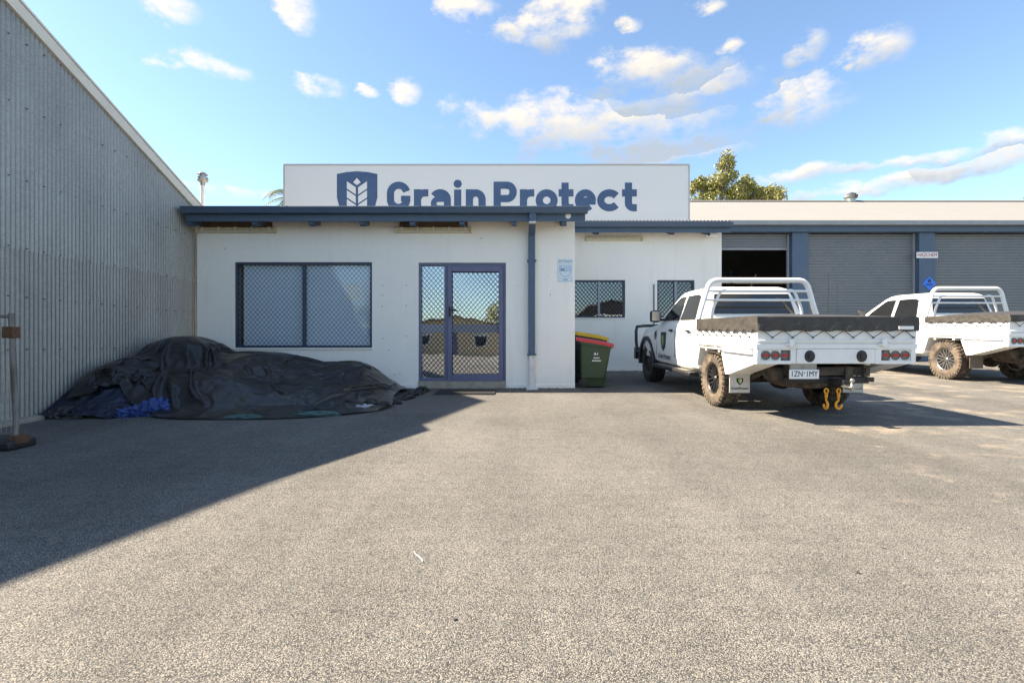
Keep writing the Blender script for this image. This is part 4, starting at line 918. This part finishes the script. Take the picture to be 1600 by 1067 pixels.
# ------------------------------------------------------------------ wheelie bins
def bin_(loc, rot, body, lid, lab, mark, sc_):
    b = empty('wheelie_bin', lab, 'bin', loc, (0, 0, rot), group=None); b.scale = (sc_, sc_, sc_)
    # front faces local +x; hinge and wheels at -x
    ringf = lambda z, x0, x1, w, r=.05: [Vector((cx+r*math.cos(R(a0+q*30)), cy+r*math.sin(R(a0+q*30)), z)) for (cx, cy, a0) in ((x1-r, w-r, 0), (x0+r, w-r, 90), (x0+r, -w+r, 180), (x1-r, -w+r, 270)) for q in range(4)]
    slope = lambda ring_: [Vector((p.x, p.y, p.z-.10*(p.x+.33)/.69)) for p in ring_]
    B = MB().loft([ringf(.03, -.26, .19, .21), ringf(.20, -.28, .215, .225), ringf(.21, -.295, .22, .235), slope(ringf(.93, -.31, .335, .275)), slope(ringf(.935, -.335, .365, .295)), slope(ringf(.995, -.34, .37, .297))])
    bo = B.build('body', body, b, smooth=40)
    for q in (-.12, .12): MB().prism([(-.20, .02), (.22, .02), (.25, .22), (-.24, .22)], q-.03, q+.03, 'y').build('base_rib', body, bo)
    l = MB(); rings = []
    for t in range(9):
        x = -.40+.79*t/8; z = 1.075-.125*(t/8)-.02*max(0, (t-6)/2)
        rings.append([Vector((x, yy, z+h)) for yy, h in ((-.30, -.075), (-.30, -.02), (-.25, .0), (0, .012), (.25, .0), (.30, -.02), (.30, -.075), (0, -.06))])
    l.loft(rings); lo = l.build('lid', lid, b, smooth=35)
    MB().tube([(-.41, -.24, .985), (-.41, .24, .985)], .018, 8).build('handle_bar', body, b, smooth=50)
    for s in (-1, 1):
        MB().lathe([(.001, -.025), (.085, -.025), (.10, -.015), (.10, .015), (.085, .025), (.001, .025)], 20, Matrix.Translation((-.25, s*.245, .10)) @ Matrix.Rotation(R(90), 4, 'X')).build('wheel', M_rubber, b, smooth=40)
    if mark:
        yw = lambda zz: -(.235+(zz-.21)/.72*.04)-.003
        for pts in ([(-.03, .70), (.0, .755), (.03, .70)], [(.035, .70), (.06, .765), (.095, .765), (.10, .70)]):
            MB().add([(x, yw(z), z) for x, z in pts]+[(x, yw(z)+.006, z) for x, z in pts], [tuple(range(len(pts)))] + [(i, (i+1) % len(pts), len(pts)+(i+1) % len(pts), len(pts)+i) for i in range(len(pts))]).build('print_mark', M_paper, bo)
        for zz, hw_ in ((.635, .065), (.575, .095)): MB().box(.03-hw_, .03+hw_, yw(zz)-.001, yw(zz)+.006, zz-.010, zz+.010).build('print_line', M_paper, bo)
    return b
bin_((1.60, 9.70, gz(9.70)), R(-6), M_bing, M_lidr, 'green wheelie bin with a red lid at the corner of the office', True, .89)
bin_((1.62, 10.62, gz(10.62)), R(-3), M_bind, M_lidy, 'dark wheelie bin with a yellow lid behind the red lidded bin', False, 1.0)

# ------------------------------------------------------------------ tarpaulin heap (draped by a small cloth solver)
def heapH(x, y):
    g_ = -0.177+0.031*y; acc = np.ones_like(x); K = 9.0
    for (cx, cy, rx, ry, hh) in ((-5.38, 8.25, .95, .95, 1.0), (-4.15, 8.25, 1.35, .85, .74), (-2.75, 8.3, .72, .75, .56), (-5.65, 7.35, .62, .8, .66), (-4.6, 7.35, 1.1, .6, .46), (-3.3, 7.4, 1.2, .6, .26)):
        acc = acc+np.exp(K*hh*np.exp(-np.abs((x-cx)/rx)**2.6-np.abs((y-cy)/ry)**2.6))-1
    return g_+np.log(acc)/K+0.012
def drape():
    nx, ny = 128, 92; rs = np.random.RandomState(4)
    u = np.linspace(0, 1, nx)[:, None]*np.ones((1, ny)); v_ = np.ones((nx, 1))*np.linspace(0, 1, ny)[None, :]
    front = 6.40+.36*np.clip((u-.09)/.05, 0, 1)-0.52*np.clip((u-.20)/.12, 0, 1)+.06*np.sin(u*17)+0.9*np.clip((u-.80)/.2, 0, 1)**1.5
    x = -6.0+4.15*u+.05*np.sin(v_*9); y = front+(9.42-front)*v_
    H = heapH(x, y); P_ = np.stack([x, y, H+0.30+0.06*rs.rand(nx, ny)], 2)
    # rest lengths: surface of the heap plus slack
    Q = np.stack([x, y, H], 2); k = 1.04
    ln = lambda A, B_: np.linalg.norm(A-B_, axis=2)*k
    rx = np.minimum(ln(Q[1:], Q[:-1]), .06); ry = np.minimum(ln(Q[:, 1:], Q[:, :-1]), .06)
    d1 = np.hypot(rx[:, :-1], ry[:-1, :]); Vv = np.zeros_like(P_)
    def solve(A, B_, r0, st=1.0):
        d = B_-A; l = np.linalg.norm(d, axis=2)+1e-9; c = (d*((l-r0)/l*.5*st)[:, :, None]); return c
    for step in range(110):
        Vv *= 0.93; Vv[:, :, 2] -= 9.8*.02; old = P_.copy(); P_ = P_+Vv*.02
        for it in range(9):
            for par in (0, 1):
                c = solve(P_[par:-1:2], P_[par+1::2], rx[par::2]); P_[par:-1:2] += c; P_[par+1::2] -= c
                c = solve(P_[:, par:-1:2], P_[:, par+1::2], ry[:, par::2]); P_[:, par:-1:2] += c; P_[:, par+1::2] -= c
            for par in (0, 1):
                c = solve(P_[par:-1:2, :-1], P_[par+1::2, 1:], d1[par::2], .5); P_[par:-1:2, :-1] += c; P_[par+1::2, 1:] -= c
                c = solve(P_[par:-1:2, 1:], P_[par+1::2, :-1], d1[par::2], .5); P_[par:-1:2, 1:] += c; P_[par+1::2, :-1] -= c
            Hh = heapH(P_[:, :, 0], P_[:, :, 1]); low = P_[:, :, 2] < Hh
            P_[:, :, 2] = np.where(low, Hh, P_[:, :, 2])
            fr_ = low[:, :, None]*np.array([.35, .35, 0]); P_ = P_*(1-fr_)+old*fr_
            P_[:, :, 0] = np.maximum(P_[:, :, 0], SX+.04); P_[:, :, 1] = np.minimum(P_[:, :, 1], WY-.03)
        Vv = (P_-old)/.02
        np.clip(Vv, -2, 2, out=Vv)
    return P_
P_ = drape(); nx, ny = P_.shape[:2]
M_tarp = mat('black_tarpaulin', (0.010, 0.010, 0.011), 0.30, var=0.6, vscale=2.2, col2=(0.024, 0.022, 0.020), spec=0.42)
def crease(m, s1, s2, st):
    t = m.node_tree; b = t.nodes['Principled BSDF']; nn = t.nodes.new; lk = t.links.new; tcn = nn('ShaderNodeTexCoord')
    w = nn('ShaderNodeTexNoise'); w.inputs['Scale'].default_value = 2.5; lk(tcn.outputs['Object'], w.inputs['Vector'])
    av = nn('ShaderNodeVectorMath'); av.operation = 'MULTIPLY_ADD'; lk(w.outputs[1], av.inputs[0]); av.inputs[1].default_value = (.5, .5, .5); lk(tcn.outputs['Object'], av.inputs[2])
    hs = None
    for sc_, k_, stv in ((s1, 1.0, (1, 1, 1)), (s2, .45, (1, 1, 1)), (s1*1.4, .6, (.35, 1.6, 1))):
        mp = nn('ShaderNodeMapping'); mp.inputs['Scale'].default_value = stv; lk(av.outputs[0], mp.inputs[0])
        v = nn('ShaderNodeTexVoronoi'); v.feature = 'F1'; v.inputs['Scale'].default_value = sc_; lk(mp.outputs[0], v.inputs['Vector'])
        q = nn('ShaderNodeMath'); q.operation = 'MULTIPLY'; q.inputs[1].default_value = k_/sc_; lk(v.outputs['Distance'], q.inputs[0])
        if hs is None: hs = q.outputs[0]
        else:
            ad = nn('ShaderNodeMath'); ad.operation = 'ADD'; lk(hs, ad.inputs[0]); lk(q.outputs[0], ad.inputs[1]); hs = ad.outputs[0]
    bp = nn('ShaderNodeBump'); bp.inputs['Strength'].default_value = st; bp.inputs['Distance'].default_value = .35; lk(hs, bp.inputs['Height']); lk(bp.outputs[0], b.inputs['Normal'])
crease(M_tarp, 2.2, 7.0, .26); crease(M_bluetarp, 9.0, 24.0, .8); crease(M_green, 9.0, 24.0, .6)
tp = MB().add([tuple(p) for p in P_.reshape(-1, 3)], [(i*ny+j, (i+1)*ny+j, (i+1)*ny+j+1, i*ny+j+1) for i in range(nx-1) for j in range(ny-1)])
to = tp.build('tarpaulin', M_tarp, smooth=75, label='large black plastic tarpaulin draped over a heap against the shed', cat='tarpaulin')
ss = to.modifiers.new('sub', 'SUBSURF'); ss.levels = 1; ss.render_levels = 1
# the stack of folded tarps that the black sheet covers
gx_ = np.linspace(-6.02, -1.9, 84); gy_ = np.linspace(6.3, 9.4, 64); GX, GY = np.meshgrid(gx_, gy_, indexing='ij'); GH = heapH(GX, GY)-.045
low_ = GH < (-0.177+0.031*GY+.03); lay = np.where(low_, 0, .022*np.sin(GH*95+1.5*np.sin(GX*4))); ok = ~low_
vs = [(float(a)+float(l)*.3, float(b)-float(l), float(c)) for a, b, c, l in zip(GX.ravel(), GY.ravel(), np.maximum(GH, -0.19+0.031*GY).ravel(), lay.ravel())]
fs = [(i*64+j, (i+1)*64+j, (i+1)*64+j+1, i*64+j+1) for i in range(83) for j in range(63) if ok[i, j] or ok[i+1, j] or ok[i, j+1] or ok[i+1, j+1]]
M_stack = mat('dark_blue_tarp', (0.006, 0.007, 0.010), 0.5, var=0.8, vscale=2.5, col2=(0.004, 0.014, 0.055)); crease(M_stack, 6, 16, .7)
MB().add(vs, fs).build('tarp_stack', M_stack, smooth=60, label='black and dark blue folded tarps stacked in a mound beneath the black tarpaulin', cat='tarp')
# crumpled bundles poking out beneath
def crumple(name, m, cx, cy, rx, ry, h, seed, lab, cat, rot=0, rough=.25, group=None):
    rs = random.Random(seed); n1, n2 = 72, 30; fr = [(rs.uniform(1.5, 7)*rs.choice((-1, 1)), rs.uniform(1.5, 7)*rs.choice((-1, 1)), rs.uniform(0, 6)) for _ in range(7)]
    vs = []
    for i in range(n1):
        for j in range(n2+1):
            a = 2*math.pi*i/n1; e = math.pi/2*j/n2
            d = Vector((math.cos(a)*math.cos(e), math.sin(a)*math.cos(e), math.sin(e)))
            f_ = sum(1-2*abs(math.sin(fa*d.x+fb*d.y+fc+2.1*d.z)) for fa, fb, fc in fr)/7
            k_ = 1+rough*f_; x, y_ = rx*d.x*k_, ry*d.y*k_; z = h*(d.z**.75)*k_
            xx = cx+x*math.cos(rot)-y_*math.sin(rot); yy = cy+x*math.sin(rot)+y_*math.cos(rot)
            vs.append((xx, yy, gz(yy)-.005+max(0, z)))
    w = n2+1
    return MB().add(vs, [(i*w+j, ((i+1) % n1)*w+j, ((i+1) % n1)*w+j+1, i*w+j+1) for i in range(n1) for j in range(n2)]).build(name, m, None, smooth=50, label=lab, cat=cat, group=group)
crumple('tarp_bundle', M_bluetarp, -4.72, 6.66, .26, .18, .22, 2, 'bright blue tarp bundle scrunched at the front of the black heap', 'tarp', .3, .32)
crumple('tarp_bundle', M_bluetarp, -5.2, 6.92, .55, .30, .28, 5, 'flattened dark blue folded tarp under the black tarpaulin edge', 'tarp', .1, .25)
crumple('tarp_bundle', M_bluetarp, -4.95, 6.52, .20, .12, .14, 6, 'small loose fold of blue tarp lying on the asphalt', 'tarp', .5, .5)
crumple('tarp_bundle', M_tarp, -5.72, 6.50, .26, .22, .16, 8, 'black plastic bundle at the shed footing end of the heap', 'tarp', .9, .3)
crumple('sack', M_green, -3.42, 6.34, .26, .06, .06, 12, 'green sack under the tarp edge next to the blue bundle', 'sack', .06, .3)
crumple('sack', M_green, -2.55, 6.52, .32, .06, .075, 14, 'green sack weighing down the tarp near its right hand end', 'sack', .12, .3)
crumple('sack', M_silver, -2.05, 6.92, .20, .06, .10, 15, 'grey plastic roll on the tarp end', 'sack', .6, .35)
for i, (x, y, a, b_, lab) in enumerate(((-1.95, 7.55, .30, .15, 'largest scrap of black plastic at the foot of the heap end'), (-1.78, 8.0, .25, .13, 'black plastic scrap between the heap end and the door mat'), (-1.68, 8.5, .24, .12, 'crumpled black plastic strip beside the office wall base'), (-1.62, 8.95, .2, .12, 'small black plastic scrap against the wall by the door frame'))):
    crumple('tarp_tail', M_tarp, x, y, a, b_, .10, 30+i, lab, 'tarp', .5*i, .4, group='black plastic scraps at the heap end')

# ------------------------------------------------------------------ temporary fence end at the far left
tf = empty('temporary_fence', 'weathered temporary fence end with rusty clamp standing in a black foot', 'fence', (-4.80, 4.82, gz(4.82)))
MB().tube([(0.02, 0, .05), (-.035, 0.0, 1.30)], .024, 10).build('post', M_pole, tf, smooth=50)
MB().box(-.09, .02, -.04, .04, 1.06, 1.17).build('clamp', M_rust, tf, bevel=.006)
MB().box(-.45, .085, -.14, .14, 0, .085).build('foot', M_plastic, tf, bevel=.02); MB().box(.02, .09, -.08, .06, .05, .13).build('timber_chock', M_rust, tf, bevel=.005)
ms = MB()
for i in range(14): ms.tube([(-.03-.05*i, 0, .12), (-.075-.05*i, 0, 1.25)], .0014, 4)
for i in range(12): ms.tube([(.01-.004*i, 0.003, .15+.095*i), (-.75, 0.003, .15+.095*i)], .0014, 4)
ms.build('wire_mesh', M_steel, tf, kind='stuff')
MB().tube([(.01, 0, .13), (-.8, 0, .13)], .016, 8).build('bottom_rail', M_pole, tf); MB().tube([(-.035, 0, 1.27), (-.8, 0, 1.27)], .016, 8).build('top_rail', M_pole, tf)

# ------------------------------------------------------------------ trees
M_leaf = mat('gum_leaf', (0.25, 0.235, 0.065), 0.55, var=0.7, vscale=1.1, col2=(0.13, 0.145, 0.042))
M_bark = mat('gum_bark', (0.30, 0.26, 0.22), 0.8, var=0.5, vscale=3)
def tree(name, lab, base, clumps, trunk, seed, leaf=.26, per=420, mat_=None, group=None):
    rs = random.Random(seed); T = empty(name, lab, 'tree', base, group=group); tr = MB()
    hub = Vector((0, 0, trunk)); tr.tube([(0, 0, 0), (.1, 0, trunk*.5), hub], [.32, .25, .2], 8)
    lf = MB()
    for (cx, cy, cz_, r_) in clumps:
        c = Vector((cx, cy, cz_)); mid = (hub+c)/2+Vector((rs.uniform(-.4, .4), 0, -.3)); tr.tube([hub-Vector((0,0,.3)), mid, c], [.15, .09, .03], 6)
        for sub in range(7):
            sc_ = c+Vector((rs.gauss(0, .5), rs.gauss(0, .5), rs.gauss(0, .38)))*r_; tr.tube([mid, (mid+sc_)/2+Vector((0, 0, .1)), sc_], [.05, .035, .01], 4)
            for q in range(per//7):
                d = Vector((rs.gauss(0, 1), rs.gauss(0, 1), rs.gauss(0, .75))); d = d.normalized()*(rs.random()**.4)*r_*.52
                p = sc_+d; ax = Vector((rs.gauss(0, 1), rs.gauss(0, 1), rs.gauss(-.6, .8))).normalized(); bx = ax.cross(Vector((rs.gauss(0, 1), rs.gauss(0, 1), rs.gauss(0, 1)))).normalized()
                s = leaf*rs.uniform(.6, 1.2); lf.add([p-ax*s*.5, p+bx*s*.2, p+ax*s*.5, p-bx*s*.2], [(0, 1, 2, 3)])
    tr.build('trunk', M_bark, T, smooth=50); lf.build('crown', mat_ or M_leaf, T, kind='stuff'); return T
def at(px, py, d): return ((px-800)/780*d, d, 1+(533-py)/780*d)
def cl(base, L_): L_ = [(a, b+9, c) for a, b, c in L_]; return [(lambda q: (q[0]-base[0], rnd.uniform(-1, 1), q[2]-base[2], r_))(at(px, py, base[1])) for px, py, r_ in L_]
b0 = (14.6, 36, .3)
tree('gum_tree', 'tall olive green gum tree rising behind the sign and warehouse roof', b0, cl(b0, [(1120, 266, 1.1), (1113, 284, .9), (1098, 300, 1.1), (1142, 301, 1.05), (1154, 293, .85), (1170, 286, .85), (1178, 298, .7), (1082, 286, .7), (1125, 318, 1.2), (1160, 312, .7)]), 8.5, 5, leaf=.22, per=1700)
b1 = (19.0, 38, .3)
tree('gum_tree', 'small round gum tree top peeping over the cream warehouse roof', b1, cl(b1, [(1190, 299, .75), (1207, 297, .9), (1216, 304, .65), (1196, 308, .9)]), 8.0, 6, leaf=.20, per=1200)
# palm behind the left end of the sign
pm = empty('palm_tree', 'palm fronds showing behind the left end of the roof sign', 'palm', (-8.7, 20, 1.0))
MB().tube([(0, 0, 0), (.1, 0, 3), (.05, 0, 5.7)], [.2, .17, .15], 10).build('trunk', M_bark, pm, smooth=50)
rs = random.Random(3); M_palm = mat('palm_frond', (0.10, 0.15, 0.04), .45, var=.5, vscale=2, col2=(.28, .22, .06))
for i in range(16):
    a = 2*math.pi*i/16+rs.uniform(-.15, .15); e = rs.uniform(.1, 1.2); f = MB(); sp = []
    for q in range(11):
        t_ = q/10; r_ = 1.5*t_*math.cos(e*.8); sp.append(Vector((r_*math.cos(a), r_*math.sin(a), 5.7+1.4*t_*math.sin(e)-1.1*t_*t_)))
    f.tube(sp, [.02*(1-q/12) for q in range(11)], 5); sd = Vector((-math.sin(a), math.cos(a), 0))
    for q in range(1, 11):
        for s in (-1, 1):
            for h_ in (0, .5):
                p = sp[q]*(1-h_)+sp[q-1]*h_; tipp = p+sd*s*.42*(1-.5*q/10)+(sp[q]-sp[q-1])*1.2+Vector((0, 0, -.16)); w_ = (sp[q]-sp[q-1])*.14
                f.add([p-w_, p+w_, tipp], [(0, 1, 2)])
    f.build('frond', M_palm, pm)

# ------------------------------------------------------------------ across the road, behind the photographer (seen mirrored in the glass)
def house(name, lab, x, y, w, d, h, rh, wallm, roofm):
    b = empty(name, lab, 'house', (x, y, gz(y)))
    MB().prism([(-w/2, 0), (w/2, 0), (w/2, h), (0, h+rh), (-w/2, h)], -d/2, d/2, 'y').build('wall', wallm, b)
    for s in (-1, 1): MB().prism([(0, h+rh+.12), (s*(w/2+.4), h-.2*rh/(w/2)), (s*(w/2+.4), h-.2*rh/(w/2)-.12), (0, h+rh)], -d/2-.4, d/2+.4, 'y').build('roof', roofm, b)
    for xx in (-w*.28, w*.25):
        w_ = MB().box(xx-.8, xx+.8, d/2, d/2+.05, .9, 2.1).build('window', M_white, b); MB().box(xx-.7, xx+.7, d/2+.05, d/2+.06, 1.0, 2.0).build('pane', M_glassd, w_)
    MB().box(-.45, .45, d/2, d/2+.06, 0, 2.1).build('door', M_doorframe, b)
M_roofd = mat('dark_roof', (.11, .085, .07), .7, var=.3); M_cwall = mat('cream_brick', (.62, .48, .30), .8, var=.2)
house('house', 'cream walled house across the road, mirrored in the door glass', -6, -36, 11, 8, 2.7, 1.2, M_cwall, M_roofd)
house('house', 'brown gabled house across the road, mirrored in the recessed window', 9.5, -26, 10, 8, 2.9, 2.6, mat('brown_brick', (.22, .15, .11), .8, var=.3), M_roofd)
for i, (x, y, s) in enumerate(((-13, -30, 1), (-1.5, -40, 1.2), (24, -34, 1.3))):
    tree('street_tree', ('dark street tree left of the cream house across the road', 'street tree behind the cream house across the road', 'large street tree beyond the brown gabled house')[i], (x, y, gz(y)), [(rnd.uniform(-1.6, 1.6)*s, rnd.uniform(-1.5, 1.5)*s, (3.2+rnd.uniform(-.8, 1.4))*s, 1.3*s) for _ in range(6)], 2.2*s, 50+i, leaf=.4, per=210)

# grit and crumbs gathered along the wall feet, plug holes left in the render
rs = random.Random(21); gr = MB()
for i in range(620):
    if rs.random() < .62: x, y = rs.uniform(-1.7, 1.25), WY-.02-abs(rs.gauss(0, .07))
    elif rs.random() < .6: x, y = rs.uniform(1.3, 5.4), RY-.02-abs(rs.gauss(0, .08))
    else: x, y = .37+rs.gauss(0, .3), 9.2-abs(rs.gauss(0, .18))
    if -1.78 < x < -.1 and y > WY-.06: continue
    s1 = rs.uniform(.003, .013); M = Matrix.Translation((x, y, gz(y)+s1*.3)) @ Euler((rs.random()*3, rs.random()*3, rs.random()*3)).to_matrix().to_4x4()
    gr.box(-s1, s1, -s1*.7, s1*.7, -s1*.5, s1*.5, M)
gr.build('wall_grit', mat('brown_grit', (.20, .14, .085), .9, var=.6, vscale=30), kind='stuff', label='brown grit and leaf crumbs gathered along the foot of the walls', cat='grit')
for px, py in ((598, 446), (635, 445), (598, 461), (635, 477), (597, 478), (635, 525), (598, 528), (617, 585), (608, 546), (625, 583), (352, 388), (860, 460), (752, 372)):
    x, z = (px-800)/82.5, 1+(533-py)/82.5; MB().lathe([(.010, 0), (.009, .004)], 8, Matrix.Translation((x, WY+.001, z)) @ Matrix.Rotation(R(90), 4, 'X')).build('plug_hole', M_under, OFF)

# ------------------------------------------------------------------ litter on the asphalt
M_dry = mat('dry_leaf', (.26, .15, .07), .8, var=.4); 
rs = random.Random(11)
for i in range(11):
    px, py = rs.choice([(rs.uniform(60, 520), rs.uniform(680, 800)), (rs.uniform(500, 1500), rs.uniform(640, 1000))]); q = (533-py)/780
    d_ = 1.177/(-q+.031); x = (px-800)/780*d_; s = rs.uniform(.010, .020)
    m = MB(); m.add([(-s, 0, .006), (0, -s*.45, .002), (s, 0, .009), (0, s*.45, .012)], [(0, 1, 2), (0, 2, 3)])
    o = m.build('fallen_leaf', M_dry, label='small dry brown leaf lying on the asphalt', cat='leaf', group='dry leaves on the yard', loc=(x, d_, gz(d_)+.001)); o.rotation_euler = (math.atan(.031), 0, rs.uniform(0, 6))
MB().tube([(-.03, .05, .006), (-.02, .02, .008), (0, 0, .006), (.03, -.05, .006), (.035, -.07, .006)], .0022, 5).build('string_scrap', M_paleblue, label='short scrap of pale blue string on the sunlit asphalt', cat='string', loc=(-.48, 2.55, gz(2.55)))
